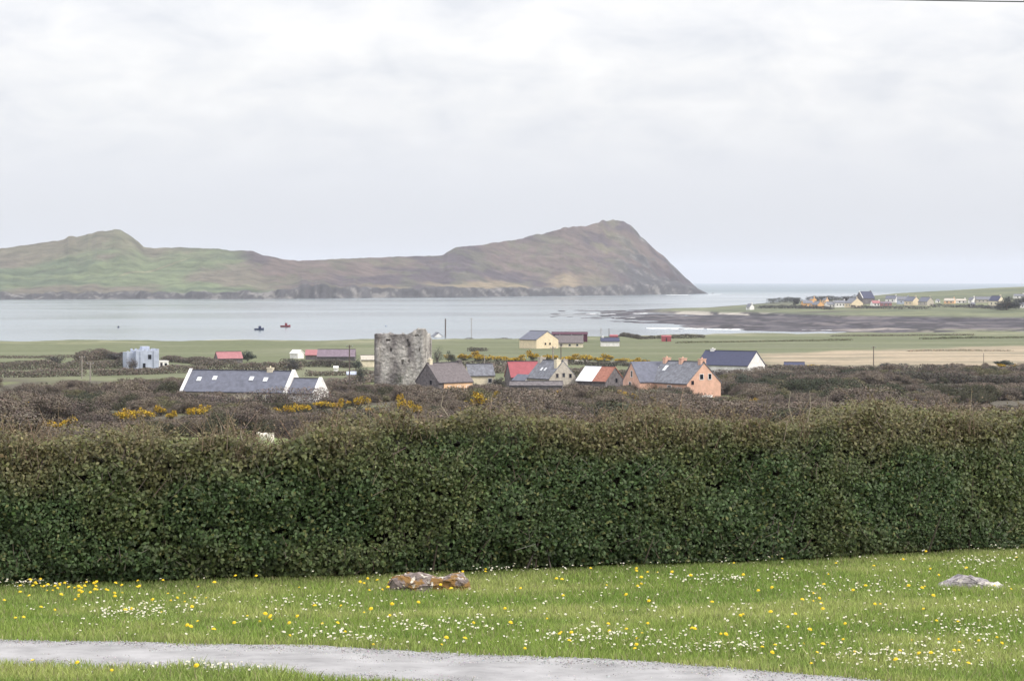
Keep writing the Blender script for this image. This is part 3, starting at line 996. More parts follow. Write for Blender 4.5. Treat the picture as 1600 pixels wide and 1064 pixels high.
# crenellated house with annex
p = on_land(226, 576)
s = p.y / F
root = thing('crenellated_house', 'pale blue grey house with battlements and turret in the left fields', 'house', p, R(24))
VIS.append((194, 270, 572, p.y - 4))
MB().box((0, 0, 2.0), (6.6, 6.4, 6.4)).build('wall', M_CONC, root)
MB().box((-4.4, 0.8, 1.75), (2.2, 4.6, 5.9)).build('side_wing_wall', M_CONC, root)
MB().box((0.2, 0.6, 5.75), (2.2, 2.2, 1.1)).build('turret', M_CONC, root)
for k in range(6):
    for side in (-1, 1):
        MB().box((-3.0 + k * 1.2, side * 2.98, 5.42), (0.62, 0.4, 0.44)).build('merlon', M_CONC, root)
for k in range(4):
    MB().box((3.08, -1.8 + k * 1.2, 5.42), (0.4, 0.62, 0.44)).build('merlon', M_CONC, root)
for k in range(3):
    MB().box((-5.2 + k * 0.9, -1.3, 4.9), (0.45, 0.36, 0.42)).build('merlon', M_CONC, root)
for x in (-1.9, 1.9):
    MB().box((x, -3.3, 2.0), (0.5, 0.3, 6.0)).build('buttress', M_CONC, root)
opening(root, 'F', 0.6, 3.4, 1.0, 1.3, 6.6, 6.4, frame_m=M_CONC)
opening(root, 'F', -1.0, 1.0, 0.8, 1.3, 6.6, 6.4, frame_m=M_CONC)
MB().box((4.7, -1.5, 0.6), (2.8, 3.2, 3.0)).build('annex_wall', M_WHITE, root)
MB().box((4.75, -1.5, 2.17), (2.9, 3.5, 0.16)).build('annex_roof', M_WHITE, root)
opening(root, 'F', 4.0, 1.0, 0.7, 1.5, 6.6, 6.2, kind='door')
opening(root, 'F', 5.3, 1.2, 0.8, 0.8, 6.6, 6.2)

# buildings by the bay
root, roof, p = house('yellow_barn', 'pale yellow barn with blue grey roof and wide gable near the shore', 842, 544, 9.6, 10.6, 3.2, 2.9, -50, M_YELL, M_SLATE, 'barn', vis=(800, 872, 541))
for u in (-1.0, 1.2):
    opening(root, 'R', u, 1.7, 0.8, 0.8, 9.6, 10.6, frame_m=M_YELL)
root, roof, p = house('purple_roofed_cottage', 'low cream cottage with dark purple roof right of the yellow barn', 889, 542.5, 10.4, 7.0, 1.7, 2.6, 0, M_CREAM, M_OLDSL, vis=(866, 914, 540))
for x in (-3.0, 0.2, 3.0):
    opening(root, 'F', x, 0.9, 0.8, 0.7, 10.4, 7)
p = on_land(890, 534)
root = thing('maroon_shed', 'long dark maroon shed with white uprights behind purple roofed cottage', 'shed', p, R(-3))
gabled(root, 14.4, 6, 3.0, 0.7, M_MAR, M_MAR, over=0.1)
for x in (-6.9, -3.9, 0.9, 5.4):
    MB().box((x, -3.06, 1.9), (0.5, 0.12, 2.3)).build('white_upright', M_WHITE, root)
root, roof, p = house('shore_cottage', 'small white cottage with dark roof on the shore field', 953, 541, 7.0, 5.0, 1.9, 1.2, 0, M_WHITE, M_NAVY, vis=(934, 970, 539))
chimney(roof, -2.7, 0, 3.1, M_WHITE, w=0.9, h=0.5)
house('red_shed', 'small dark red shed behind the white shore cottage', 959, 533, 3.2, 3, 2.0, 0.4, 0, M_RED, M_RED, 'shed', over=0.05)
root, roof, p = house('crimson_shed', 'bright crimson shed with dark doorway alone in the shore field', 1041, 533.5, 3.8, 3, 1.9, 0.35, 0, M_RED, M_RED, 'shed', over=0.05)
opening(root, 'F', 0, 0.75, 0.5, 1.5, 3.8, 3, kind='door', frame_m=M_RED)
root, roof, p = house('white_gabled_house', 'small white gabled house with dark doorway just behind the castle tower', 683, 534, 7, 5.2, 2.3, 2.0, -76, M_WHITE, M_GREYSL)
opening(root, 'R', -0.4, 1.6, 1.5, 1.2, 7, 5.2)
root, roof, p = house('red_hut', 'tiny dark red hut on the shore between two utility poles', 754, 533, 3.0, 2.6, 1.5, 0.4, 4, M_RED, M_RED, 'shed', over=0.05)
house('white_hut', 'tiny pale hut just right of the small red hut', 767, 534, 1.6, 1.5, 0.9, 0.4, 4, M_WHITE, M_GREYSL, 'shed', over=0.05)
# left fields
house('red_roofed_shed', 'low shed with faded red tin roof in the left fields', 357, 567, 7.6, 5.0, 1.4, 1.8, 20, M_STONE, M_PINK, 'shed', vis=(334, 376, 563))
house('pink_roofed_shed', 'small shed with pinkish red roof left of the long mauve roof', 487, 562, 3.6, 4.5, 1.5, 1.4, 0, M_STONE, M_PINK, 'shed', vis=(474, 498, 558))
house('mauve_roofed_barn', 'long barn with mauve grey roof in the fields left of the castle', 526, 563.5, 11.6, 6, 1.3, 2.0, 0, M_STONE, M_PURP, 'barn', vis=(494, 560, 558))
house('white_farm_cottage', 'small white cottage left of the pink roofed shed', 464, 560, 3.0, 3.4, 1.6, 0.9, -30, M_WHITE, M_WHITE, vis=(445, 478, 558))
house('pale_cottage', 'pale cottage half hidden behind the left edge of the castle', 581, 573, 6.4, 4.6, 2.0, 1.1, 8, M_CREAM, M_BUFF, vis=(564, 590, 570))
house('grey_lean_to', 'small pale grey lean-to behind the dark conifer left of the castle', 549, 596, 2.2, 2.4, 1.7, 0.5, 6, M_BUFF, M_CONC, 'shed', vis=(544, 556, 594))
house('white_tank_hut', 'tiny white hut in the field above the slate extension', 525, 580, 1.2, 1.2, 0.9, 0.3, 0, M_WHITE, M_WHITE, 'shed', vis=(518, 532, 579))
root, roof, p = house('low_blue_shed', 'low shed with dark blue roof in the scrub right of the navy roof', 1241, 577, 5.6, 4.2, 0.9, 0.9, -6, M_BUFF, M_NAVY, 'shed', vis=(1222, 1264, 574))


# village across the bay
def vh(name, label, px, py, wpx, L, Wd, hw, hr, th, wm, rm, chim=True, wins=2):
    p = on_pen(px, py)
    root = thing(name, label, 'house', p, R(th), 'village houses across the bay')
    roof = gabled(root, L, Wd, hw, hr, wm, rm, over=0.25, sink=2.0)
    if chim:
        chimney(roof, L * 0.42, 0, hw + hr, wm, w=0.9, h=0.9)
    for k in range(wins):
        opening(root, 'F', (k - (wins - 1) / 2) * L / (wins + 0.6), hw * 0.55, 1.0, 1.2, L, Wd)
    return root


vh('village_house', 'orange walled house at the left end of the far village row', 1261, 480.5, 16, 8.6, 7, 3.6, 2.4, 10, M_ORAN, M_GREYSL)
vh('village_house', 'orange gabled house, second orange one from left in far village', 1278, 482, 12, 8, 7, 3.0, 2.8, -62, M_ORAN, M_GREYSL)
vh('village_house', 'small orange house set behind the first two orange village houses', 1270, 474, 8, 5, 5, 3.6, 1.8, -60, M_ORAN, M_GREYSL, wins=1)
vh('village_house', 'small tan house set back between orange and white village houses', 1290, 474.5, 6, 4, 4.5, 3.2, 1.4, -50, M_PEACH, M_GREYSL, wins=1)
vh('village_house', 'grey roofed white house right of the orange gabled village house', 1297, 480.5, 14, 7.5, 6, 2.4, 2.2, 20, M_WHITE, M_GREYSL)
vh('village_house', 'long white house left of the large pale yellow village gable', 1312, 480, 18, 9.2, 6, 3.6, 2.0, 4, M_WHITE, M_GREYSL, wins=3)
vh('village_house', 'large pale yellow house with broad gable in the far village', 1334, 480.5, 24, 11, 11, 3.6, 4.0, -66, M_YELL, M_GREYSL)
r_ = vh('village_house', 'tall dark stone house with steep roof standing highest in far village', 1352, 475, 28, 13.5, 9.5, 5.0, 5.6, 30, M_STONE, M_NAVY)
MB().prism_x([(-5.0, 4.9), (0, 10.8), (-0.1, 11.5), (-5.2, 5.5)], -6.9, -6.4).build('white_bargeboard', M_WHITE, r_)
vh('village_house', 'low pink red shed roofed building right of the dark stone house', 1368, 478, 10, 7, 6, 2.2, 2.0, 10, M_WHITE, M_PINK)
vh('village_house', 'long low building with faded red walls in mid village', 1384, 478, 18, 9, 5, 2.2, 1.0, 0, M_PINK, M_PURP, chim=False)
vh('village_house', 'white gabled house with blue grey roof right of mid village', 1393, 473, 14, 9.5, 6.0, 3.4, 2.6, -28, M_WHITE, M_SLATE)
vh('village_house', 'grey house with plain slate roof between two white village gables', 1411, 475, 16, 10, 7, 3.4, 2.8, -4, M_CONC, M_GREYSL)
vh('village_house', 'house with bright cream gable right of plain grey village house', 1425, 477, 14, 10, 8, 3.4, 3.4, -56, M_YELL, M_SLATE)
vh('village_house', 'house with pale grey gable and small white porch in far village', 1447, 477.5, 14, 10, 8, 3.2, 3.4, -54, M_BUFF, M_SLATE)
vh('village_house', 'tiny white house alone between pale gable and peach village house', 1465, 473, 5, 3, 3, 1.6, 1.2, 20, M_WHITE, M_GREYSL, chim=False, wins=1)
vh('village_house', 'low peach house right of the tiny white village house', 1484, 474.5, 16, 8.5, 6, 2.3, 2.0, -22, M_PEACH, M_BUFF)
vh('village_house', 'low white house right of the peach village house', 1501, 473.5, 16, 8.5, 5.4, 1.8, 1.4, 4, M_WHITE, M_BUFF)
vh('village_house', 'small white house with grey gable left of the long village terrace', 1519, 473.5, 8, 4.6, 5, 2.6, 2.0, -50, M_WHITE, M_GREYSL, wins=1)
vh('village_house', 'long pale terrace with grey roof near the right village trees', 1538, 473, 30, 15, 6, 2.6, 2.2, 2, M_BUFF, M_GREYSL, wins=4)
vh('village_house', 'cream house with steep white edged gable beside dark trees at right', 1557, 479, 16, 9, 8, 4.4, 3.6, -48, M_CREAM, M_NAVY)
vh('village_house', 'pale house above the dark trees at the right edge', 1592, 466.5, 14, 9, 6, 2.2, 1.5, 0, M_WHITE, M_GREYSL)
vh('village_house', 'white walled house low at the far right edge below dark trees', 1599, 481, 10, 6, 5, 2.4, 1.4, 0, M_WHITE, M_GREYSL)
vh('village_house', 'small white house standing alone on the low point left of village', 1172, 484, 8, 4.6, 5, 2.4, 2.4, -50, M_WHITE, M_GREYSL, wins=1)
vh('village_house', 'tiny white house below the long terrace in the right village', 1520, 479.5, 6, 3.2, 3.4, 2.0, 1.2, 0, M_WHITE, M_GREYSL, chim=False, wins=1)

# ------------------------------------------------------------------ poles, boats, cable, sheep
def pole(label, px, pbase, ptop, m, arm=True, at=None, r=0.13):
    p = at or on_land(px, pbase)
    h = (pbase - ptop) * p.y / F
    root = thing('utility_pole', label, 'pole', p, R(8), 'utility poles in the fields')
    MB().cyl((0, 0, -0.8), (0, 0, h), r * 1.25, r, 8).build('post', m, root)
    if arm:
        a = MB().box((0, -0.02, h - 0.35), (1.5, 0.12, 0.12)).build('crossarm', m, root)
        for x in (-0.65, 0.65):
            MB().cyl((x, -0.02, h - 0.29), (x, -0.02, h - 0.1), 0.05, 0.04, 6).build('insulator', M_CONC, a)


pole('thick grey utility pole on the shore right of the castle', 696, 533, 498, M_WOOD, False, r=0.3)
pole('tall thin pole with crossarm on the shore behind the castle', 736.5, 536, 497, M_PALEWOOD)
pole('dark utility pole below the yellow barn', 876.5, 566, 537, M_WOOD)
pole('pale utility pole standing behind the cream house chimneys', 864, 600, 541, M_PALEWOOD)
pole('dark utility pole in the tan field on the right', 1365, 572, 541, M_WOOD)
pole('thin pole near the right edge of the tan field', 1537, 571, 552, M_WOOD, False, r=0.08)
pole('tall dark utility pole left of the castle', 546, 607, 539, M_WOOD)
pole('pale post standing against the slate extension roof', 486, 629, 598, M_PALEWOOD, False)
pole('faint pale pole in the left fields, the nearer of two', 141, 612, 566, M_PALEWOOD)
pole('faint pale pole in the left fields, the farther of two', 128, 592, 556, M_PALEWOOD)
pole('thin pole behind the white shore cottage', 951.5, 533, 513, M_WOOD, False, r=0.12)
pole('thin faint pole left of the white shore cottage', 939, 534, 512, M_PALEWOOD, False, r=0.1)
pole('pale pole above the small cream house', 757, 586, 556, M_PALEWOOD, False)


def boat(label, px, py, ln, hull_m, cab_m, rz):
    Y = EYE * F / (py - HOR)
    root = thing('fishing_boat', label, 'boat', ((px - 800) / F * Y, Y, -0.05), rz, 'boats moored in the bay')
    st = np.linspace(-0.5, 0.5, 11)
    vs, fs = [], []
    for x in st:
        w = 0.19 * ln * (1 - max(0, (x - 0.05) / 0.46) ** 2.2)
        sheer = 0.17 * ln + 0.10 * ln * max(0, x) ** 1.5 * 2
        for y, z in ((-w, sheer), (-w * 0.85, sheer * 0.3), (-w * 0.3, -0.05 * ln), (w * 0.3, -0.05 * ln), (w * 0.85, sheer * 0.3), (w, sheer)):
            vs.append((x * ln, y, z))
    for i in range(10):
        for k in range(5):
            a = i * 6 + k
            fs.append((a, a + 1, a + 7, a + 6))
        fs.append((i * 6 + 5, i * 6, i * 6 + 6, i * 6 + 11))
    fs.append((5, 4, 3, 2, 1, 0))
    MB().add(vs, fs).build('hull', hull_m, root)
    MB().box((0.06 * ln, 0, 0.29 * ln), (0.24 * ln, 0.22 * ln, 0.24 * ln)).build('wheelhouse', cab_m, root)
    MB().cyl((0.0, 0, 0.3 * ln), (0.0, 0, 0.62 * ln), 0.05, 0.03, 6).build('mast', M_WOOD, root)


M_BLUEHULL = mat('blue_hull', (0.02, 0.03, 0.09), 0.5)
M_REDHULL = mat('red_hull', (0.20, 0.03, 0.04), 0.5)
boat('dark blue fishing boat moored in the bay', 405, 515.5, 5.4, M_BLUEHULL, M_BLUEHULL, R(20))
boat('small dark red boat moored in the bay beside the blue boat', 446, 511, 6.0, M_REDHULL, M_REDHULL, R(4))
for lab, px, py, mm in (('small dark mooring buoy far left in the bay', 185, 512, M_BLUEHULL), ('pale grey mooring buoy in the bay above the castle', 603, 510, M_CONC)):
    Y = EYE * F / (py - HOR)
    rt = thing('mooring_buoy', lab, 'buoy', ((px - 800) / F * Y, Y, 0))
    MB().cyl((0, 0, -0.4), (0, 0, 0.55), 0.5, 0.75, 10).build('float', mm, rt)
    MB().cyl((0, 0, 0.5), (0, 0, 1.3), 0.3, 0.08, 8).build('topmark', mm, rt)

# overhead cable entering at the top right
Yk = 40.0
mb = MB()
cpt = [Vector((-8 + k * 0.9, Yk, EYE + (HOR - 4.5) / F * Yk + 0.0021 * (-8 + k * 0.9 - 11.5) ** 2)) for k in range(41)]
vs, fs = [], []
for p in cpt:
    vs += [p + Vector((0, math.cos(q * 1.0472) * 0.011, math.sin(q * 1.0472) * 0.011)) for q in range(6)]
for k in range(40):
    fs += [(k * 6 + q, k * 6 + (q + 1) % 6, k * 6 + 6 + (q + 1) % 6, k * 6 + 6 + q) for q in range(6)]
o = mb.add(vs, fs).build('overhead_cable', mat('cable_black', (0.03, 0.03, 0.035), 0.6))
tag(o, 'thin dark overhead cable crossing the top right corner of the sky', 'cable')


def sheep_mesh():
    sk_v = [((-0.42, 0, .62), .2), ((-0.1, 0, .64), .27), ((.22, 0, .65), .25), ((.42, 0, .72), .14), ((.56, 0, .86), .1), ((.72, 0, .80), .065),
            ((-.38, .12, .42), .07), ((-.40, .13, .2), .04), ((-.38, .13, 0), .035), ((-.38, -.12, .42), .07), ((-.40, -.13, .2), .04), ((-.38, -.13, 0), .035),
            ((.28, .12, .42), .065), ((.28, .12, .2), .035), ((.28, .12, 0), .03), ((.28, -.12, .42), .065), ((.28, -.12, .2), .035), ((.28, -.12, 0), .03)]
    ed = [(0, 1), (1, 2), (2, 3), (3, 4), (4, 5), (0, 6), (6, 7), (7, 8), (0, 9), (9, 10), (10, 11), (2, 12), (12, 13), (13, 14), (2, 15), (15, 16), (16, 17)]
    me = bpy.data.meshes.new('sheep_base')
    me.from_pydata([v for v, r in sk_v], ed, [])
    o_ = bpy.data.objects.new('sheep_base', me)
    COL.objects.link(o_)
    o_.modifiers.new('skin', 'SKIN')
    for i, (v, r) in enumerate(sk_v):
        me.skin_vertices[0].data[i].radius = (r, r)
        me.skin_vertices[0].data[i].use_root = i == 1
    sb = o_.modifiers.new('sub', 'SUBSURF'); sb.levels = 1; sb.render_levels = 1
    dg = bpy.context.evaluated_depsgraph_get()
    out = bpy.data.meshes.new_from_object(o_.evaluated_get(dg))
    bpy.data.objects.remove(o_)
    out.name = 'sheep'
    out.polygons.foreach_set('use_smooth', [True] * len(out.polygons))
    return out


SHEEP = sheep_mesh()
SHEEP.materials.clear()
SHEEP.materials.append(mat('fleece', (0.66, 0.61, 0.53), 0.95, var=0.1, scale=6, bump=0.02))
for lab, px, py, rz, sc_ in (('white sheep seen over the hedge top at left', 417, 698, 160, 1.25), ('first sheep from left in the field below the gorse', 900, 568, 20, 1.2), ('second sheep from left in the field below the gorse', 909, 569, 170, 1.2),
                             ('third sheep from left in the field below the gorse', 917, 568.5, 100, 1.2), ('sheep on its own right of the three below the gorse', 957, 570, 10, 1.2)):
    o = ob('sheep', SHEEP)
    o.location = on_land(px, py)
    o.rotation_euler = (0, 0, R(rz))
    o.scale = (sc_,) * 3
    tag(o, lab, 'sheep', 'sheep in the fields')
    VIS.append((px - 6, px + 6, py + (-2), o.location.y - 2))


# ------------------------------------------------------------------ vegetation of the middle distance
def bush_mesh(name, n, size, colour, seed, leaf=0.22, aspect=0.6, twigs=60, lumps=9, flat=0.8, twigcol=(0.12, 0.095, 0.08), up=0.5, spread=0.5, jit=0.28):
    """a shrub of many small faces around several lumps; unit footprint about 2 x 2, height about 2*size"""
    rng = np.random.default_rng(seed)
    cen = rng.normal(size=(lumps, 3)) * [spread, spread, 0.26] * 1.0
    cen[:, 2] = 0.62 + np.abs(cen[:, 2]) * 1.5 - 0.35 * np.hypot(cen[:, 0], cen[:, 1])
    rad = rng.uniform(0.34, 0.62, lumps)
    k = rng.integers(0, lumps, n)
    d = rng.normal(size=(n, 3)); d /= np.linalg.norm(d, axis=1, keepdims=True)
    P = cen[k] + d * rad[k][:, None] * rng.uniform(0.55, 1.05, (n, 1)) * [1, 1, flat]
    P[:, 2] = np.maximum(P[:, 2], 0.02)
    N = d + rng.normal(size=(n, 3)) * 0.5 + [0, 0, up]
    c = jitter(colour, n, rng, jit)
    V, Q, Cc = leaves(P * size, N, rng.uniform(0.6, 1.3, n) * leaf, rng.uniform(0.6, 1.3, n) * leaf * aspect, c, rng)
    parts = [(V, Q, Cc)]
    if twigs:
        kk = rng.integers(0, lumps, twigs)
        P0 = np.stack([rng.normal(size=twigs) * 0.2, rng.normal(size=twigs) * 0.2, np.zeros(twigs)], -1)
        dd = rng.normal(size=(twigs, 3)); dd /= np.linalg.norm(dd, axis=1, keepdims=True)
        P1 = cen[kk] + (dd * 0.85 + [0, 0, 0.1]) * rad[kk][:, None]
        V2, Q2 = sticks(P0 * size, P1 * size, 0.03, 0.012)
        parts.append((V2, Q2, np.repeat(jitter(twigcol, twigs, rng, 0.25), 6, 0)))
    Vv, Fs, Cc = join(parts)
    return mesh_np(name, Vv, Fs, Cc)


# gorse
GF = [bush_mesh('gorse_foliage', 700, 1.0, (0.095, 0.085, 0.05), 700 + i, leaf=0.17, aspect=0.4, twigs=30, twigcol=(0.07, 0.06, 0.05)) for i in range(4)]
GY = []
for i in range(4):
    rng = np.random.default_rng(740 + i)
    co_ = np.empty(len(GF[i].vertices) * 3, np.float32); GF[i].vertices.foreach_get('co', co_)
    co_ = co_.reshape(-1, 3)
    w_ = co_[:2800].reshape(-1, 4, 3).mean(1)
    clump = fbm(w_[:, 0] * 2.2 + 5, w_[:, 1] * 2.2 + w_[:, 2] * 1.3, 750 + i, 2)
    w_ = w_[(w_[:, 2] > 0.62) & (clump > 0.47)]
    P = np.repeat(w_, 4, 0) + rng.normal(size=(len(w_) * 4, 3)) * 0.07 + [0, 0, 0.05]
    V, Q, Cc = leaves(P, rng.normal(size=P.shape) + [0, -0.5, 0.9], rng.uniform(0.1, 0.2, len(P)), rng.uniform(0.08, 0.16, len(P)), jitter((0.50, 0.335, 0.03), len(P), rng, 0.25), rng)
    GY.append(mesh_np('gorse_blossom', V, [Q], Cc))
for me in GF + GY:
    me.materials.append(TWIG)


def gorse(rows, phrase):
    order = ['first', 'second', 'third', 'fourth', 'fifth', 'sixth', 'seventh', 'eighth', 'ninth', 'tenth', 'eleventh', 'twelfth', 'thirteenth', 'fourteenth', 'fifteenth', 'sixteenth', 'seventeenth', 'eighteenth', 'nineteenth', 'twentieth']
    for i, (px, py, wpx, hpx) in enumerate(sorted(rows)):
        p = on_land(px, py)
        s_ = p.y / F
        VIS.append((px - wpx * 0.4, px + wpx * 0.4, py - hpx * 0.15, p.y - 0.5))
        root = thing('gorse_bush', 'yellow flowering gorse bush, %s from left %s' % (order[i], phrase), 'gorse', p, random.uniform(0, 6.28), 'flowering gorse bushes')
        k = (int(px) * 7 + i) % 4
        a = ob('foliage', GF[k], None, root)
        b2 = ob('blossom', GY[k], None, root)
        sc_ = (wpx * s_ / 1.8, wpx * s_ / 1.8, hpx * s_ / 1.35)
        a.scale = sc_
        b2.scale = sc_


gorse([(40, 656, 16, 20), (48, 668, 14, 10), (80, 672, 30, 14), (110, 668, 24, 14), (190, 664, 30, 24), (207, 658, 24, 20), (228, 658, 26, 18), (250, 650, 18, 14), (268, 656, 16, 11), (303, 656, 26, 22), (322, 652, 16, 14)], 'along the slope below the left fields')
gorse([(430, 650, 16, 14), (452, 650, 18, 14), (472, 648, 22, 18), (505, 640, 22, 14), (528, 642, 18, 14), (558, 640, 26, 20), (580, 648, 14, 12)], 'in the scrub between slate house and castle')
gorse([(632, 646, 24, 22), (650, 652, 18, 20), (668, 638, 14, 10), (715, 648, 10, 9), (748, 640, 32, 20), (770, 636, 22, 18), (765, 646, 12, 14), (873, 624, 16, 16), (905, 650, 14, 8), (965, 650, 18, 9), (975, 624, 28, 14), (998, 628, 16, 10), (1018, 622, 12, 9), (1180, 632, 14, 10), (1100, 632, 12, 8)], 'in the scrub before the cottages')
gorse([(1270, 575, 18, 6), (1425, 638, 14, 10), (1565, 574.5, 14, 5), (1582, 574.5, 14, 5), (1578, 662, 12, 10)], 'in the right-hand scrub')
gorse([(708 + k * 17.5 + (k * 37 % 11) - 5, 562.5 + (k * 29 % 7) * 0.7 + max(0, k - 13) * 1.3, 17 + (k * 13 % 9), 7 + (k * 17 % 5) - max(0, k - 13) * 0.8) for k in range(18)], 'on the gorse bank behind the cottages')


BROWN = [(0.075, 0.075, 0.045), (0.10, 0.08, 0.072), (0.165, 0.134, 0.108), (0.205, 0.168, 0.13), (0.16, 0.132, 0.108), (0.155, 0.145, 0.080), (0.105, 0.088, 0.070), (0.055, 0.065, 0.04)]
protos = bpy.data.collections.new('scrub_kinds')           # never linked to the scene: only instanced
for i, c in enumerate(BROWN):
    me = bush_mesh('scrub_kind', 4200, 1.0, c, 300 + i, leaf=0.095, aspect=0.5, twigs=120, jit=0.16)
    o = bpy.data.objects.new('scrub_kind_%d' % i, me)
    me.materials.append(TWIG)
    protos.objects.link(o)

VIS += [(1340, 1690, 604, 503), (1480, 1690, 634, 395), (1150, 1340, 590, 470), (-80, 280, 612, 430), (330, 560, 628, 400)]
rng = np.random.default_rng(5)
pts, scl, rot, idx = [], [], [], []
tries = 17000
uu = rng.uniform(-90, 1690, tries); ww = rng.uniform(0, 1, tries)
Yb = 190 * (690 / 190) ** ww
Xb = (uu - 800) / F * Yb
Zb = land_z(Xb, Yb)
pb = HOR + F * (EYE - Zb) / Yb
dens = fbm(Xb / 22, Yb / 30, 401, 4)
hgt = fbm(Xb / 9, Yb / 22, 405, 3)
BP = [(o_.matrix_basis.translation.copy(), o_) for o_ in COL.objects if o_.type == 'EMPTY' and o_.location.y < 760]
bxy = np.array([(q.x, q.y) for q, _ in BP])
lim_left = np.interp(uu, [-90, 0, 150, 300, 520, 590, 680, 800, 980, 1130, 1200, 1700], [594, 597, 599, 594, 606, 606, 606, 610, 604, 592, 576, 573])
lim_left = lim_left + (fbm(uu / 22, uu * 0, 413, 3) - 0.5) * 14
kindn = fbm(Xb / 14, Yb / 20, 409, 2)
for i in range(tries):
    u, y, pyb, sy = uu[i], Yb[i], pb[i], Yb[i] / F
    if dens[i] < 0.40:
        continue
    if pyb < lim_left[i] + 3:
        continue
    if 1335 < u and 505 < y < 541:
        continue
    if y < 226 and 200 < u < 470:
        continue
    if 505 < u < 592 and 603 < pyb < 613:
        continue
    h = 0.6 + 3.2 * np.clip((hgt[i] - 0.3) * 2.4, 0, 1)
    if y > 520:
        h *= 0.8
    dd = np.hypot(bxy[:, 0] - Xb[i], bxy[:, 1] - y)
    if dd.min() < 5.5:
        continue
    topmin = lim_left[i] - 6
    for (a, b2, row, dep_) in VIS:
        if a - 4 - 0.8 * h / sy * 0.55 < u < b2 + 4 + 0.8 * h / sy * 0.55 and y < dep_ + 3:
            topmin = max(topmin, row - (5 if a > 640 and row > 590 and dep_ > 440 else 0))
    hmax = (pyb - topmin) * sy
    if hmax < 0.5:
        continue
    h = min(h, hmax)
    pts.append((Xb[i], y, Zb[i] - 0.1))
    scl.append((h / 1.55 * rng.uniform(1.0, 1.9), h / 1.55 * rng.uniform(1.0, 1.5), h / 1.55))
    rot.append(rng.uniform(0, 6.28))
    idx.append(int(np.clip(kindn[i] * 13 - 3.0 + rng.normal() * 0.9, 0, 7)))
print('scrub bushes', len(pts))
me = bpy.data.meshes.new('scrub')
me.from_pydata(pts, [], [])
for nm, tp, dat, key in (('bush_scale', 'FLOAT_VECTOR', np.array(scl, np.float32).ravel(), 'vector'), ('bush_rot', 'FLOAT', np.array(rot, np.float32), 'value'), ('bush_kind', 'INT', np.array(idx, np.int32), 'value')):
    a = me.attributes.new(nm, tp, 'POINT')
    a.data.foreach_set(key, dat)
scrub = ob('scrub', me)
scrub['kind'] = 'stuff'
tag(scrub, 'brown leafless thorn scrub covering the slope behind the hedge', 'scrub')


def scatter_group(name, coll):
    g = bpy.data.node_groups.new(name, 'GeometryNodeTree')
    g.interface.new_socket('Geometry', in_out='INPUT', socket_type='NodeSocketGeometry')
    g.interface.new_socket('Geometry', in_out='OUTPUT', socket_type='NodeSocketGeometry')
    gi, go = g.nodes.new('NodeGroupInput'), g.nodes.new('NodeGroupOutput')
    ci = g.nodes.new('GeometryNodeCollectionInfo')
    ci.inputs['Collection'].default_value = coll
    ci.inputs['Separate Children'].default_value = True
    ci.inputs['Reset Children'].default_value = True
    ip = g.nodes.new('GeometryNodeInstanceOnPoints')
    ip.inputs['Pick Instance'].default_value = True

    def attr(nm, tp):
        a_ = g.nodes.new('GeometryNodeInputNamedAttribute')
        a_.data_type = tp
        a_.inputs[0].default_value = nm
        return a_.outputs[0]
    cx = g.nodes.new('ShaderNodeCombineXYZ')
    g.links.new(attr('bush_rot', 'FLOAT'), cx.inputs[2])
    g.links.new(gi.outputs[0], ip.inputs['Points'])
    g.links.new(ci.outputs[0], ip.inputs['Instance'])
    g.links.new(attr('bush_kind', 'INT'), ip.inputs['Instance Index'])
    g.links.new(cx.outputs[0], ip.inputs['Rotation'])
    g.links.new(attr('bush_scale', 'FLOAT_VECTOR'), ip.inputs['Scale'])
    g.links.new(ip.outputs[0], go.inputs[0])
    return g


md = scrub.modifiers.new('scatter', 'NODES')
md.node_group = scatter_group('scatter_scrub', protos)


# hedgerows between the fields
def hedgerow(label, pxs, pys, h, colour, seed, dens=60.0, leaf=0.42, wid=1.4, pen_=False):
    rng = np.random.default_rng(seed)
    A = [(on_pen if pen_ else on_land)(a, b2) for a, b2 in zip(pxs, pys)]
    P, Nn = [], []
    for p0, p1 in zip(A[:-1], A[1:]):
        ln = (p1 - p0).length
        n = int(ln * dens * h)
        t_ = rng.uniform(0, 1, n)
        base = np.array(p0)[None] * (1 - t_[:, None]) + np.array(p1)[None] * t_[:, None]
        hh = h * (0.45 + 1.05 * fbm(base[:, 0] / 5, base[:, 1] / 5, seed, 4))
        zf = rng.uniform(0, 1, n) ** 0.75
        wv = wid * np.sqrt(np.clip(1 - (zf - 0.2) ** 2 * 1.3, 0, 1))
        off = rng.uniform(-1, 1, (n, 2)) * wv[:, None]
        X, Y = base[:, 0] + off[:, 0], base[:, 1] + off[:, 1]
        zb = base[:, 2] if pen_ else land_z(X, Y)
        P.append(np.stack([X, Y, zb + zf * hh], -1))
        Nn.append(np.stack([off[:, 0], off[:, 1] - 0.4, zf * 1.2], -1) + rng.normal(size=(n, 3)) * 0.5)
    P, Nn = np.concatenate(P), np.concatenate(Nn)
    V, Q, Cc = leaves(P, Nn, rng.uniform(0.7, 1.4, len(P)) * leaf, rng.uniform(0.7, 1.4, len(P)) * leaf * 0.6, jitter(colour, len(P), rng, 0.28), rng)
    c0 = P.mean(0); c0[2] = P[:, 2].min()
    o = ob('hedgerow', mesh_np('hedgerow', V - c0, [Q], Cc), TWIG)
    o.location = c0
    tag(o, label, 'hedgerow', 'hedgerows between the fields')
    return o


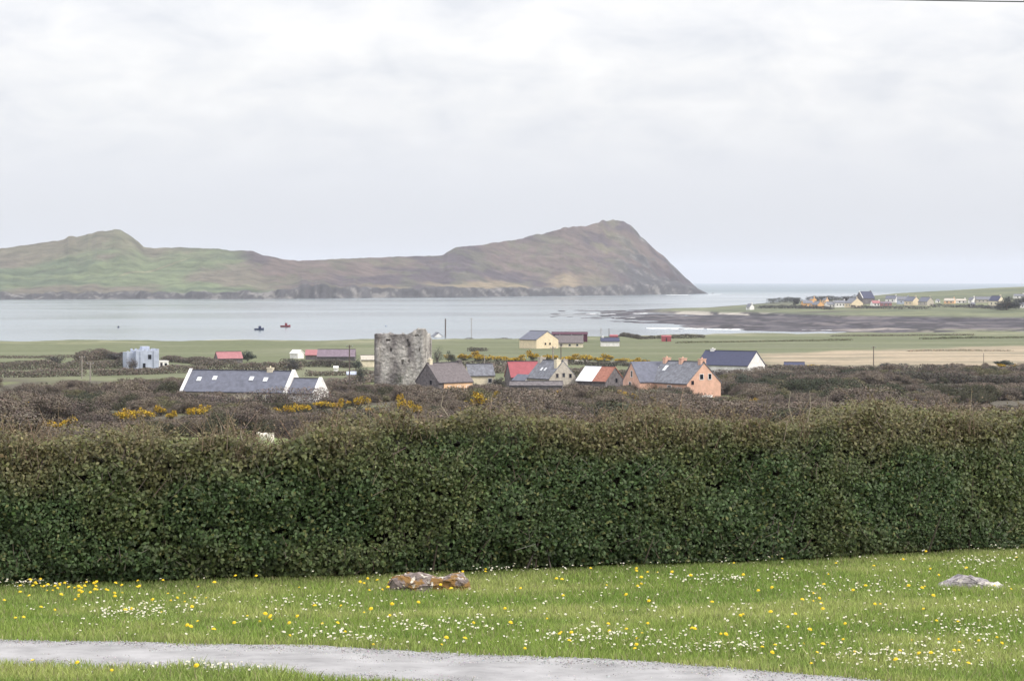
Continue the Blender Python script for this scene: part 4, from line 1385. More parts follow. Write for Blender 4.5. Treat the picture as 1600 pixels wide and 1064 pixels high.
DK, MD, LB = (0.085, 0.075, 0.062), (0.13, 0.11, 0.09), (0.17, 0.145, 0.12)
hedgerow('dark hedgerow on the far left, nearest the shore', (-60, 40, 72), (570.5, 569.5, 568), 1.0, DK, 501)
hedgerow('thick brown hedgerow left of the crenellated house', (-60, 60, 130, 215), (578.5, 578, 577, 574), 2.4, MD, 502, 60)
hedgerow('lower brown hedgerow below the crenellated house', (-60, 50, 130), (590, 589.5, 587.5), 1.9, MD, 503)
hedgerow('brown hedgerow running in front of the crenellated house', (146, 200, 270, 320), (587.5, 586, 583, 582), 1.9, MD, 504, 60)
hedgerow('bushy hedgerow between the crenellated house and red tin shed', (256, 300, 345), (565, 568, 571), 1.9, MD, 505, 60)
hedgerow('hedgerow behind the long slate roof, left half', (300, 360, 430, 470), (578, 578.5, 579, 578), 2.5, MD, 506, 60)
hedgerow('dark hedgerow behind the long slate roof, right half', (440, 500, 550), (574, 573, 575), 2.0, DK, 507, 60)
hedgerow('brown hedgerow right of the slate extension', (505, 545, 592), (605, 601, 596), 1.9, LB, 508, 60)
hedgerow('hedgerow below the mauve roofed barn', (480, 530, 588), (588, 587, 586), 1.4, MD, 509, 60)
hedgerow('dark hedgerow under the gorse bank above the village cottages', (700, 800, 900, 1000), (572, 571.5, 570, 573), 1.2, DK, 510, 60)
hedgerow('brown hedgerow between the tower and the small cream house', (690, 740, 790), (583, 586, 582), 2.3, LB, 511, 60)
hedgerow('brown hedgerow behind the patched shed', (890, 940, 985), (590, 589, 590), 2.4, MD, 512, 60)
hedgerow('dark low hedge along the shore right of the castle', (676, 730, 800), (538, 538, 536), 2.4, DK, 513, 30, 0.5)
hedgerow('dark low hedge along the shore beyond the yellow barn', (914, 1000, 1100), (531.5, 530, 528), 1.5, DK, 514, 30, 0.5)
hedgerow('dark hedge line across the middle of the right-hand scrub', (1180, 1300, 1420, 1660), (597, 598, 597.5, 602), 2.3, DK, 515, 70, wid=2.2)
hedgerow('brown hedge line topping the right-hand scrub below tan field', (1180, 1300, 1420, 1660), (578, 580, 580.5, 582), 1.7, MD, 516, 60, wid=2)
hedgerow('dark hedge at the lower right of the scrub', (1440, 1520, 1680), (628, 624, 625), 2.3, DK, 517, 80, wid=2)
hedgerow('brown hedge left of the crenellated house on rising ground', (120, 160, 200), (566, 562, 563), 3.0, MD, 518, 70)
hedgerow('short dark hedge in green field below the shore poles', (734, 758), (549, 548.5), 1.3, DK, 519, 70)
hedgerow('dark hedge in front of the far village, left part', (1185, 1240, 1300), (482, 482, 484), 2.6, (0.07, 0.07, 0.065), 520, 5, 0.9, 3, True)
hedgerow('dark hedge in front of the far village, middle part', (1330, 1390, 1450), (482, 483, 483), 2.4, (0.075, 0.07, 0.07), 521, 5, 0.9, 3, True)
hedgerow('dark hedge in front of the far village, right part', (1455, 1510, 1570), (480, 481, 484), 2.6, (0.07, 0.068, 0.075), 522, 5, 0.9, 3, True)
hedgerow('trees behind the far village skyline at its left end', (1200, 1225, 1250), (474, 472, 472), 4.2, (0.06, 0.065, 0.055), 523, 5, 0.9, 3, True)
hedgerow('dark tree belt behind the orange village houses', (1262, 1300, 1340), (470, 470, 469.5), 4.2, (0.06, 0.06, 0.06), 524, 5, 0.9, 3, True)


hedgerow('grey field bank across the left green fields near the shore', (-60, 60, 140), (560.5, 559.5, 559), 0.9, MD, 525, 50)
hedgerow('low bank across the shore field right of the crimson shed', (1060, 1200, 1330), (536, 534, 532), 0.6, (0.14, 0.145, 0.085), 526, 60, 0.5)
hedgerow('low dark bank in the green field above the tan stubble', (1440, 1520, 1660), (530, 528.5, 528), 0.7, (0.125, 0.135, 0.08), 527, 70, 0.5)
hedgerow('low rough bank at the back of the tan stubble field', (1420, 1500, 1580), (549, 548, 548.5), 0.4, (0.24, 0.20, 0.14), 528, 60, 0.5)
hedgerow('dark low bank at the far end of the right shore fields', (1300, 1400, 1520), (525.5, 525, 524), 0.6, (0.15, 0.145, 0.10), 529, 60, 0.55)


hedgerow('brown thorn hedge close in front of the long slate house', (286, 345, 400, 460, 516), (637, 637.5, 637, 637, 634), 2.75, (0.15, 0.122, 0.108), 531, 70, 0.26, 1.6)
hedgerow('brown thorn hedge in front of the stone cottage', (646, 690, 738), (629, 630, 628), 2.0, (0.14, 0.115, 0.10), 532, 80, 0.26, 1.5)
hedgerow('dark thorn hedge in front of the byre and patched shed', (785, 850, 915, 985), (630, 629, 626, 626), 1.9, (0.125, 0.10, 0.09), 533, 80, 0.26, 1.5)
hedgerow('olive brown hedge in front of the salmon house', (985, 1035, 1080), (632, 631, 631), 2.2, (0.13, 0.112, 0.085), 534, 80, 0.26, 1.5)
hedgerow('brown hedge below the white gable of the navy roofed house', (1110, 1160, 1215), (589, 588, 587), 2.2, (0.12, 0.10, 0.088), 535, 70, 0.3, 1.5)


# single shrubs and trees
def shrub(name, label, px, py, wpx, hpx, colour, seed, cat='shrub', n=1500, leaf=0.24, tall=False, pen_=False, group=None):
    p = (on_pen if pen_ else on_land)(px, py)
    s_ = p.y / F
    root = thing(name, label, cat, p, 0, group)
    me = bush_mesh('crown', n, 1.0, colour, seed, leaf=leaf / max(hpx * s_ / 1.7, 0.3), twigs=0, lumps=12 if tall else 14, spread=0.25 if tall else 0.45, up=0.4)
    co_ = np.empty(len(me.vertices) * 3, np.float32); me.vertices.foreach_get('co', co_)
    co_ = co_.reshape(-1, 3)
    ext = np.percentile(co_, 98, axis=0) - np.percentile(co_, 2, axis=0)
    o = ob('crown', me, LEAF, root)
    o.scale = (wpx * s_ / ext[0], wpx * s_ * 0.9 / ext[1], hpx * s_ / np.percentile(co_[:, 2], 99.5))
    tr = MB()
    hh = hpx * s_
    tr.cyl((0, 0, -0.4), (0.05, 0, hh * 0.45), 0.05 * hh, 0.03 * hh, 7)
    rr = random.Random(seed)
    for k in range(5):
        a_ = k * 1.256 + rr.random()
        tr.cyl((0.03, 0, hh * 0.25), (math.cos(a_) * wpx * s_ * 0.3, math.sin(a_) * wpx * s_ * 0.3, hh * 0.7), 0.022 * hh, 0.008 * hh, 5)
    tr.build('trunk', M_WOOD, root)


EV = (0.03, 0.042, 0.034)
GB = (0.075, 0.095, 0.035)
shrub('evergreen_shrub', 'dark evergreen shrub right of the faded red tin roof', 387, 565, 24, 17, EV, 601)
shrub('evergreen_shrub', 'dark evergreen shrub left of the pale cottage by the castle', 556, 578, 26, 19, EV, 602)
shrub('conifer', 'tall dark conifer left of the castle tower', 564, 602, 15, 31, EV, 603, 'tree', tall=True)
shrub('tree', 'dark loose tree at the right foot of the castle tower', 683, 574, 18, 34, (0.045, 0.05, 0.045), 604, 'tree', tall=True)
shrub('evergreen_shrub', 'round dark evergreen right of the castle tower', 705, 567, 15, 19, EV, 605)
shrub('shrub', 'rounded green bush growing against the castle foot', 628, 612, 32, 36, (0.055, 0.08, 0.04), 606)
shrub('shrub', 'bright green bush in front of the salmon house left wing', 1013, 618, 44, 32, GB, 607, n=2200)
shrub('shrub', 'large dark green bush right of the salmon house', 1163, 617, 60, 34, (0.05, 0.062, 0.042), 608, n=2600)
shrub('shrub', 'dark green bush at the foot of the salmon gable', 1103, 618, 28, 21, (0.06, 0.062, 0.042), 609)
shrub('shrub', 'dark lone bush in the tan field at far right', 1571, 572, 32, 9, (0.06, 0.07, 0.045), 610)
shrub('shrub', 'dark brown bush in the tan field left of the lone bush', 1395, 579, 40, 12, (0.075, 0.07, 0.06), 611)
shrub('evergreen_shrub', 'dark rounded evergreen left of the crenellated house', 184, 564, 28, 13, (0.05, 0.045, 0.045), 612)
shrub('shrub', 'brown rounded bush left of the crenellated house hedge', 152, 560, 34, 15, (0.10, 0.07, 0.06), 613)
shrub('shrub', 'grey brown bush at the corner of the crenellated house', 206, 577, 16, 18, (0.12, 0.10, 0.09), 614)
shrub('shrub', 'grey bush on the far left field edge', 88, 571, 26, 14, (0.075, 0.068, 0.06), 615)
shrub('shrub', 'dark bushes behind the right ridge of the slate roof', 457, 580, 20, 20, (0.055, 0.055, 0.058), 616)
shrub('shrub', 'brown bush showing behind the slate roof chimney', 424, 582, 24, 16, (0.15, 0.12, 0.095), 617)
shrub('shrub', 'olive bush left of the small cream house wall', 737, 610, 30, 18, (0.075, 0.075, 0.045), 618)
shrub('shrub', 'dark green bush left of the cream house doorway', 838, 606, 22, 14, (0.05, 0.06, 0.04), 619)
shrub('shrub', 'dark leafless bush between red barn and small cream house', 779, 606, 22, 16, (0.07, 0.065, 0.055), 630)
shrub('shrub', 'brown bush between cream house and patched shed', 898, 612, 20, 13, (0.12, 0.10, 0.08), 631)
shrub('shrub', 'dark bush at the right corner of the patched shed', 979, 612, 16, 16, (0.07, 0.06, 0.055), 632)
shrub('shrub', 'brown bush hiding the lower left of the stone cottage', 664, 618, 26, 16, (0.115, 0.095, 0.08), 633)
shrub('shrub', 'olive bush before the painted front of the stone cottage', 712, 622, 24, 12, (0.09, 0.08, 0.055), 634)
shrub('shrub', 'brown bush in front of the salmon house doorway', 1040, 622, 26, 15, (0.10, 0.085, 0.065), 635)
shrub('shrub', 'dark brown bush below the navy roof', 1125, 594, 34, 14, (0.085, 0.07, 0.065), 636)
shrub('shrub', 'dark bush before the left end of the long slate roof', 318, 634, 34, 15, (0.10, 0.08, 0.075), 637)
shrub('shrub', 'olive green bush before the middle of the long slate roof', 402, 634, 26, 18, (0.095, 0.095, 0.055), 638)
shrub('tree', 'large dark tree clump at the right end of far village', 1573, 485, 38, 22, (0.035, 0.04, 0.045), 620, 'tree', leaf=0.9, n=2400, pen_=True)
shrub('tree', 'dark tree clump right of the large village trees', 1600, 479, 30, 16, (0.035, 0.04, 0.045), 621, 'tree', leaf=0.9, pen_=True)
shrub('tree', 'dark tree behind the large pale yellow village gable', 1322, 476, 16, 12, (0.045, 0.045, 0.05), 622, 'tree', leaf=0.8, pen_=True)
shrub('tree', 'single dark tree at the left end of the far village', 1243, 478, 9, 12, (0.045, 0.048, 0.05), 623, 'tree', leaf=0.8, pen_=True)

# ------------------------------------------------------------------ the clipped hedge
rng = np.random.default_rng(77)
HX0, HX1 = -6.6, 7.4


def htop(X):
    return np.interp(X, [-5, -1.5, 0.5, 5.5], [1.17, 1.29, 1.37, 1.37]) + (fbm(X / 0.9, X * 0 + 3, 801, 4) - 0.5) * 0.22 - 0.16 * np.exp(-((X + 2.05) / 0.3) ** 2)


def hfront(X, zf):
    return (fbm(X / 0.42, zf * 3.2, 805, 4) - 0.5) * 0.34 + 0.18 * (zf - 0.35) ** 2 - 0.08 * np.exp(-((zf - 0.0) / 0.1) ** 2) * -1


HD = 1.25
hroot = thing('hedge', 'thick dark green hedge with brown shoots on top, edging the lawn', 'hedge', (0, 20.9, 25.43), 0)
# foliage on front, top and back
def hedge_leaves(n, where):
    X = rng.uniform(HX0, HX1, n)
    hb = hedge_y(X)
    ht = htop(X)
    if where == 'front':
        zf = 1 - rng.uniform(0, 1, n) ** 0.95
        zf = np.clip(zf, 0.035, 1)
        dpt = np.abs(rng.normal(size=n)) * 0.17
        Y = hb + hfront(X, zf) + dpt
        Z = zf * ht
        N = np.tile([[0.0, -1.0, 0.55]], (n, 1)) + rng.normal(size=(n, 3)) * 0.55
    elif where == 'back':
        zf = rng.uniform(0.05, 1, n)
        Y = hb + HD + rng.normal(size=n) * 0.08
        Z = zf * ht
        N = np.tile([[0.0, 1.0, 0.5]], (n, 1)) + rng.normal(size=(n, 3)) * 0.5
    else:
        v = rng.uniform(0, 1, n)
        Y = hb + v * HD + 0.08
        bump_ = (fbm(X / 0.35, Y / 0.35, 811, 4) - 0.45) * 0.42
        Z = ht + bump_ - np.abs(rng.normal(size=n)) * 0.09
        N = np.tile([[0.0, -0.45, 1.0]], (n, 1)) + rng.normal(size=(n, 3)) * 0.6
    Zw = land_z(X, np.minimum(Y, 27.0)) + Z
    P = np.stack([X, Y, Zw], -1)
    zr_ = Z / ht
    # dark mature leaves below, olive-brown young growth towards the top
    top_ = sstep(0.62, 0.98, zr_ + (fbm(X / 0.5, Z / 0.4, 815, 3) - 0.5) * 0.5)
    pal = lerpc(np.broadcast_to(np.array([0.062, 0.100, 0.034]), (n, 3)), (0.165, 0.142, 0.068), top_ * 0.85)
    patch = fbm(X / 0.8, Z / 0.6, 817, 3)
    pal = lerpc(pal, (0.098, 0.122, 0.042), sstep(0.48, 0.66, patch) * 0.7 * (1 - top_))
    c = pal * np.clip(1 + rng.normal(size=(n, 1)) * 0.3, 0.45, 2.0) * (1 + rng.normal(size=(n, 3)) * 0.05)
    yl = rng.uniform(0, 1, n) < 0.06
    c[yl] = np.array([0.16, 0.17, 0.055]) * rng.uniform(0.7, 1.1, (yl.sum(), 1))
    ln = rng.uniform(0.018, 0.046, n) * np.clip(0.75 + 0.7 * fbm(X / 0.6, Z / 0.5, 819, 3), 0.8, 1.5)
    keep = (fbm(X / 0.06, Z / 0.05, 821, 2) > 0.25) | (where != 'front')
    return leaves(P[keep], N[keep], ln[keep], ln[keep] * rng.uniform(0.5, 0.7, keep.sum()), np.clip(c[keep], 0.006, 0.6), rng, 0.22)


hl = [hedge_leaves(225000, 'front'), hedge_leaves(60000, 'top'), hedge_leaves(9000, 'back')]
# young shoots standing out of the top
n = 3600
X = rng.uniform(HX0, HX1, n)
keep = fbm(X / 0.45, X * 0 + 1, 825, 3) > 0.36
X = X[keep]; n = len(X)
Y = hedge_y(X) + rng.uniform(0.02, HD, n)
zb = land_z(X, np.minimum(Y, 27.0)) + htop(X) - 0.18 + (fbm(X / 0.35, Y / 0.35, 811, 4) - 0.45) * 0.42
lnn = rng.uniform(0.14, 0.34, n) + (rng.uniform(0, 1, n) < 0.05) * rng.uniform(0.05, 0.22, n)
lean = rng.normal(size=(n, 2)) * 0.32
P0 = np.stack([X, Y, zb], -1)
P1 = P0 + np.stack([lean[:, 0] * lnn * 0.5, lean[:, 1] * lnn * 0.5, lnn * 0.55], -1)
P2 = P1 + np.stack([lean[:, 0] * lnn * 0.8, lean[:, 1] * lnn * 0.8, lnn * 0.45], -1)
tw = []
tcol_ = jitter((0.20, 0.155, 0.105), n, rng, 0.25)
for a, b2, r0, r1 in ((P0, P1, 0.0042, 0.003), (P1, P2, 0.003, 0.0014)):
    v, q = sticks(a, b2, r0, r1)
    tw.append((v, q, np.repeat(tcol_, 6, 0)))
for k in range(7):
    f_ = rng.uniform(0.15, 1, n)[:, None]
    Pk = np.where(f_ < 0.5, P0 + (P1 - P0) * f_ * 2, P1 + (P2 - P1) * (f_ - 0.5) * 2) + rng.normal(size=(n, 3)) * 0.016
    mixc = rng.uniform(0, 1, n)[:, None]
    cc = (np.array([0.17, 0.145, 0.075]) * mixc + np.array([0.20, 0.145, 0.095]) * (1 - mixc)) * rng.uniform(0.6, 1.3, (n, 1))
    hl.append(leaves(Pk, rng.normal(size=(n, 3)) + [0, -0.5, 0.7], rng.uniform(0.016, 0.036, n), rng.uniform(0.010, 0.020, n), cc, rng))
org = np.array([0, 20.9, 25.43])
Vv, Fs, Cc = join(hl)
o = ob('foliage', mesh_np('foliage', Vv - org, Fs, Cc), LEAF, hroot)
o['kind'] = 'stuff'
# bare pale twigs through the foliage
n = 620
X = rng.uniform(HX0, HX1, n); zf = np.where(rng.uniform(0, 1, n) < 0.35, rng.uniform(0.0, 0.25, n), rng.uniform(0.55, 0.98, n))
Y = hedge_y(X) + hfront(X, zf) + rng.uniform(-0.03, 0.05, n)
P0 = np.stack([X, Y, land_z(X, Y) + zf * htop(X)], -1)
d = np.stack([rng.normal(size=n) * 0.5, rng.normal(size=n) * 0.15 - 0.05, rng.uniform(0.3, 1.0, n)], -1)
P1 = P0 + d * rng.uniform(0.08, 0.2, (n, 1))
v, q = sticks(P0, P1, 0.0036, 0.002)
tw.append((v, q, np.repeat(jitter((0.17, 0.14, 0.11), n, rng, 0.3), 6, 0)))
# a few long pale canes
for px, y0, y1, dx in ((341, 700, 664, 8), (379, 690, 668, -4), (484, 720, 668, -9), (1240, 660, 612, -10), (1262, 660, 610, 6), (330, 700, 676, 9), (1296, 650, 618, -6), (700, 650, 618, -14), (604, 700, 662, 5), (1010, 668, 640, 8)):
    Yk = 0.55 + float(hedge_y((px - 800) / F * 21))
    X0 = (px - 800) / F * Yk
    z0, z1 = EYE - (y0 - HOR) / F * Yk, EYE - (y1 - HOR) / F * Yk
    mid = np.array([X0 + dx * 0.8 / F * Yk, Yk, (z0 + z1) / 2])
    v, q = sticks(np.array([[X0, Yk, z0], mid]), np.array([mid, [X0 + dx * 0.5 / F * Yk, Yk, z1]]), [0.007, 0.006], [0.006, 0.003])
    tw.append((v, q, np.repeat(np.array([[0.33, 0.29, 0.22]] * 2), 6, 0)))
Vv, Fs, Cc = join(tw)
o = ob('twigs', mesh_np('twigs', Vv - org, Fs, Cc), TWIG, hroot)
o['kind'] = 'stuff'
# stems inside
n = 420
X = rng.uniform(HX0, HX1, n); Y = hedge_y(X) + rng.uniform(0.10, HD * 0.8, n)
P0 = np.stack([X, Y, land_z(X, Y) - 0.05], -1)
P1 = P0 + np.stack([rng.normal(size=n) * 0.14, rng.normal(size=n) * 0.08, rng.uniform(0.3, 0.9, n)], -1)
v, q = sticks(P0, P1, rng.uniform(0.006, 0.02, n), 0.005)
o = ob('stems', mesh_np('stems', v - org, [q], np.repeat(jitter((0.11, 0.09, 0.075), n, rng, 0.25), 6, 0)), TWIG, hroot)
o['kind'] = 'stuff'
# dark sheet added inside the hedge to stop light coming through
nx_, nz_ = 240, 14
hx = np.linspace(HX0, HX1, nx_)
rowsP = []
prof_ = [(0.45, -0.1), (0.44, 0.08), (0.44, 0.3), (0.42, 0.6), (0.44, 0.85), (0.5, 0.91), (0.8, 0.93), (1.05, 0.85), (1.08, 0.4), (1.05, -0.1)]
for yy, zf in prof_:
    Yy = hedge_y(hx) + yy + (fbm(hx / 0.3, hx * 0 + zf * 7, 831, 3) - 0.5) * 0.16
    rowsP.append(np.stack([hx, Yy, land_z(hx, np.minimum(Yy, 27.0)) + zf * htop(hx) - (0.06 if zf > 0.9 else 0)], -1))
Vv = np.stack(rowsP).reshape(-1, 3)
o = ob('light_block_core', mesh_np('light_block_core', Vv - org, [grid_faces(len(prof_), nx_)], None, True), mat('near_black_core', (0.016, 0.014, 0.009), 1.0, var=0.3, scale=6), hroot)

# ------------------------------------------------------------------ lawn
def grass_mesh(n, seed):
    rng = np.random.default_rng(seed)
    Y = rng.uniform(11.2, 25.6, n)
    X = rng.uniform(-1, 1, n) * (0.245 * Y + 0.5)
    pn, pf = path_edges(X, Y)
    edge = np.minimum(np.abs(Y - pn), np.abs(Y - pf))
    ok = ((Y < pn - 0.005) | (Y > pf + 0.005) | ((edge < 0.16 * fbm(X * 3, Y * 3, 921, 3)) & (rng.uniform(0, 1, n) < 0.4))) & (Y < hedge_y(X) + 0.22 + rng.normal(size=n) * 0.1)
    X, Y = X[ok], Y[ok]
    pn, pf = pn[ok], pf[ok]
    n = len(X)
    Z = land_z(X, Y)
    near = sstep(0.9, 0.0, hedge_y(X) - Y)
    clump = fbm(X / 0.35, Y / 0.35, 901, 3)
    big = fbm(X / 1.4, Y / 1.1, 905, 3)
    h = (0.024 + 0.042 * clump) * rng.uniform(0.6, 1.35, n) * (1 - near * 0.3 + 0.3 * (Y < pn))
    a = rng.uniform(0, 6.283, n)
    w = rng.uniform(0.0018, 0.0036, n)
    dx, dy = np.cos(a), np.sin(a)
    ln = rng.uniform(0.1, 0.85, n) * h
    la = rng.uniform(0, 6.283, n)
    lx, ly = np.cos(la) * ln, np.sin(la) * ln
    V = np.empty((n, 5, 3))
    V[:, 0] = np.stack([X - dx * w, Y - dy * w, Z - 0.004], -1)
    V[:, 1] = np.stack([X + dx * w, Y + dy * w, Z - 0.004], -1)
    V[:, 2] = np.stack([X - dx * w * .8 + lx * .35, Y - dy * w * .8 + ly * .35, Z + h * .6], -1)
    V[:, 3] = np.stack([X + dx * w * .8 + lx * .35, Y + dy * w * .8 + ly * .35, Z + h * .6], -1)
    V[:, 4] = np.stack([X + lx, Y + ly, Z + h], -1)
    bq = (np.arange(n) * 5)[:, None]
    Q = bq + np.array([[0, 1, 3, 2]])
    T = bq + np.array([[2, 3, 4]])
    c = lerpc(np.broadcast_to(np.array([0.245, 0.335, 0.075]), (n, 3)), (0.38, 0.43, 0.14), sstep(0.4, 0.66, big))
    c = lerpc(c, (0.175, 0.275, 0.055), sstep(0.5, 0.68, fbm(X / 0.9, Y / 0.5, 909, 3)) * 0.6)
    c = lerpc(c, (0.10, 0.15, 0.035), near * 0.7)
    dry = rng.uniform(0, 1, n) < 0.13
    c = np.array(c)
    c[dry] = np.array([0.40, 0.37, 0.20]) * rng.uniform(0.7, 1.1, (dry.sum(), 1))
    c = c * np.clip(1 + rng.normal(size=(n, 1)) * 0.22, 0.5, 1.7)
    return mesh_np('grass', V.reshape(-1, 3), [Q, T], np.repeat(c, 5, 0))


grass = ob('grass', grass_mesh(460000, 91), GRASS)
grass['kind'] = 'stuff'
tag(grass, 'short green lawn grass with flowers beside the gravel path', 'grass')


# flowers
def dandelion_mesh():
    mb = MB()
    n = 10
    v, f = [(0, 0, 0.016)], []
    for r_, z, tw_ in ((0.010, 0.014, 0), (0.0185, 0.004, 0.3)):
        v += [(math.cos(2 * math.pi * k / n + tw_) * r_ * (1 + 0.12 * (k % 2)), math.sin(2 * math.pi * k / n + tw_) * r_ * (1 + 0.12 * (k % 2)), z) for k in range(n)]
    f += [(0, 1 + k, 1 + (k + 1) % n) for k in range(n)]
    f += [(1 + k, 1 + n + k, 1 + n + (k + 1) % n, 1 + (k + 1) % n) for k in range(n)]
    f.append(tuple(1 + n + k for k in range(n - 1, -1, -1)))
    return v, f


def flower_obj(petal_v, petal_f, stem_h, name, pm, sm, extra=None):
    me = bpy.data.meshes.new(name)
    v = [(x, y, z + stem_h) for x, y, z in petal_v]
    f = list(petal_f)
    nmat = [0] * len(f)
    st = MB().cyl((0.002, 0.003, -0.01), (0, 0, stem_h), 0.0016, 0.0012, 4)
    n0 = len(v)
    v += st.v
    f += [tuple(i + n0 for i in q) for q in st.f]
    nmat += [1] * len(st.f)
    if extra:
        n0 = len(v)
        v += [(x, y, z + stem_h) for x, y, z in extra[0]]
        f += [tuple(i + n0 for i in q) for q in extra[1]]
        nmat += [2] * len(extra[1])
    me.from_pydata(v, [], f)
    me.materials.append(pm)
    me.materials.append(sm)
    if extra:
        me.materials.append(extra[2])
    me.polygons.foreach_set('material_index', nmat)
    me.update()
    return me


M_DAN = mat('dandelion_yellow', (0.75, 0.52, 0.02), 0.7)
M_DAI = mat('daisy_white', (0.70, 0.69, 0.63), 0.7)
M_STEM = mat('flower_stem', (0.13, 0.19, 0.05), 0.7)
M_EYE = mat('daisy_eye', (0.70, 0.50, 0.04), 0.8)
dv, df = dandelion_mesh()
DAN = [flower_obj(dv, df, h_, 'dandelion', M_DAN, M_STEM) for h_ in (0.09, 0.11, 0.13)]
pv, pf_ = [(0, 0, 0.001)], []
for k in range(16):
    a_ = 2 * math.pi * k / 16
    r_ = 0.0125 if k % 2 == 0 else 0.0085
    pv.append((math.cos(a_) * r_, math.sin(a_) * r_, 0.003))
pf_ = [(0, 1 + k, 1 + (k + 1) % 16) for k in range(16)]
ev = [(0, 0, 0.0065)] + [(math.cos(k * 1.047) * 0.0042, math.sin(k * 1.047) * 0.0042, 0.0028) for k in range(6)]
ef = [(0, 1 + k, 1 + (k + 1) % 6) for k in range(6)]
DAISY = [flower_obj(pv, pf_, h_, 'daisy', M_DAI, M_STEM, (ev, ef, M_EYE)) for h_ in (0.085, 0.105, 0.12)]


def lawn_spots(spots):
    P = on_land_many(spots, 11.0, 26.5)
    a, b2 = path_edges(P[:, 0], P[:, 1])
    bad = ((P[:, 1] > a - 0.03) & (P[:, 1] < b2 + 0.03)) | (P[:, 1] > hedge_y(P[:, 0]) + 0.02)
    return [Vector(p) for p in P[~bad]]


rf = random.Random(33)
seen_dan = [(1030, 902), (990, 905), (1365, 897), (1457, 897), (1443, 926), (1424, 934), (1268, 949), (1275, 945), (1249, 955), (1334, 931), (1353, 929), (1156, 975), (1160, 970), (1230, 988), (1127, 1000), (1128, 1004), (1080, 1000), (1090, 1002), (984, 939), (1019, 953), (1363, 956), (1376, 958), (300, 962), (292, 947), (266, 945), (246, 950), (195, 968), (62, 963), (80, 963), (25, 978), (35, 982), (403, 979), (410, 978), (430, 978), (420, 979), (509, 985), (586, 968), (474, 975), (570, 968), (568, 925), (591, 930), (334, 930), (650, 953), (609, 930), (725, 903), (756, 902), (758, 899), (290, 937), (324, 943), (299, 988), (291, 1001), (945, 995), (955, 998), (1270, 1035), (1280, 1034), (1209, 1029), (1508, 1053), (1500, 1014), (1260, 1000), (1320, 1013), (1421, 1007), (130, 1053), (55, 1047), (314, 1058), (352, 1044), (175, 1061), (120, 906), (106, 912), (92, 923), (147, 923), (115, 936), (120, 946)]
dsp = list(seen_dan)
for _ in range(48):
    dsp.append((rf.gauss(140, 62), rf.gauss(932, 9)))
for _ in range(150):
    dsp.append((rf.uniform(-10, 1610), rf.uniform(868, 1050)))
dan_p = lawn_spots(dsp)[:290]
for i, p in enumerate(dan_p):
    o = ob('dandelion', DAN[rf.randrange(3)])
    o.location = p
    o.rotation_euler = (rf.uniform(-0.1, 0.7), rf.uniform(-0.4, 0.4), rf.uniform(-0.5, 0.5))
    k_ = rf.uniform(0.45, 0.85)
    o.scale = (k_, k_, k_)
    tag(o, 'small yellow dandelion flower in the lawn grass', 'flower', 'yellow dandelions scattered in the lawn')
dai = []
clusters = [(760, 893, 60, 3), (900, 884, 90, 4), (1010, 878, 80, 4), (1420, 861, 70, 3), (1530, 856, 60, 4), (1120, 912, 55, 3), (1350, 925, 60, 8), (690, 985, 60, 6), (930, 1003, 60, 6), (540, 1005, 40, 4), (1110, 1020, 60, 3), (1440, 1045, 60, 5), (1540, 990, 50, 14), (1400, 1030, 60, 4), (460, 1047, 70, 4), (370, 1052, 60, 4), (40, 920, 40, 2), (200, 967, 30, 4), (240, 958, 60, 7), (490, 950, 70, 10), (1540, 885, 40, 3), (1340, 1000, 150, 30)]
for _ in range(3200):
    if rf.random() < 0.62:
        cx_, cy_, sx_, sy_ = rf.choice(clusters)
        dai.append((rf.gauss(cx_, sx_), rf.gauss(cy_, sy_)))
    else:
        x_ = 1600 * rf.random() ** 0.7
        dai.append((x_, rf.uniform(860, 1060)))
dai_p = lawn_spots(dai)
dai_p.sort(key=lambda p: p.y)
for p in dai_p[:300]:
    o = ob('daisy', DAISY[rf.randrange(3)])
    o.location = p
    o.rotation_euler = (rf.uniform(0.0, 0.8), rf.uniform(-0.4, 0.4), rf.uniform(-0.5, 0.5))
    k_ = rf.uniform(0.32, 0.75)
    o.scale = (k_, k_, k_)
    tag(o, 'tiny white daisy in the lawn nearest the gravel path', 'flower', 'white daisies nearest the path')
bmv, bmf, bmm = [], [], []
for p in dai_p[300:]:
    me = DAISY[rf.randrange(3)]
    M4 = Matrix.Translation(p) @ Matrix.Rotation(rf.uniform(0, 0.8), 4, 'X') @ Matrix.Rotation(rf.uniform(-0.4, 0.4), 4, 'Y') @ Matrix.Scale(rf.uniform(0.33, 0.85), 4)
    n0 = len(bmv)
    bmv += [tuple(M4 @ v.co) for v in me.vertices]
    for q in me.polygons:
        bmf.append(tuple(i + n0 for i in q.vertices))
        bmm.append(q.material_index)
me = bpy.data.meshes.new('daisies')
me.from_pydata(bmv, [], bmf)
for mm in (M_DAI, M_STEM, M_EYE):
    me.materials.append(mm)
me.polygons.foreach_set('material_index', bmm)
o = ob('daisies', me)
o['kind'] = 'stuff'
tag(o, 'white daisies spread through the lawn towards the hedge', 'flowers')


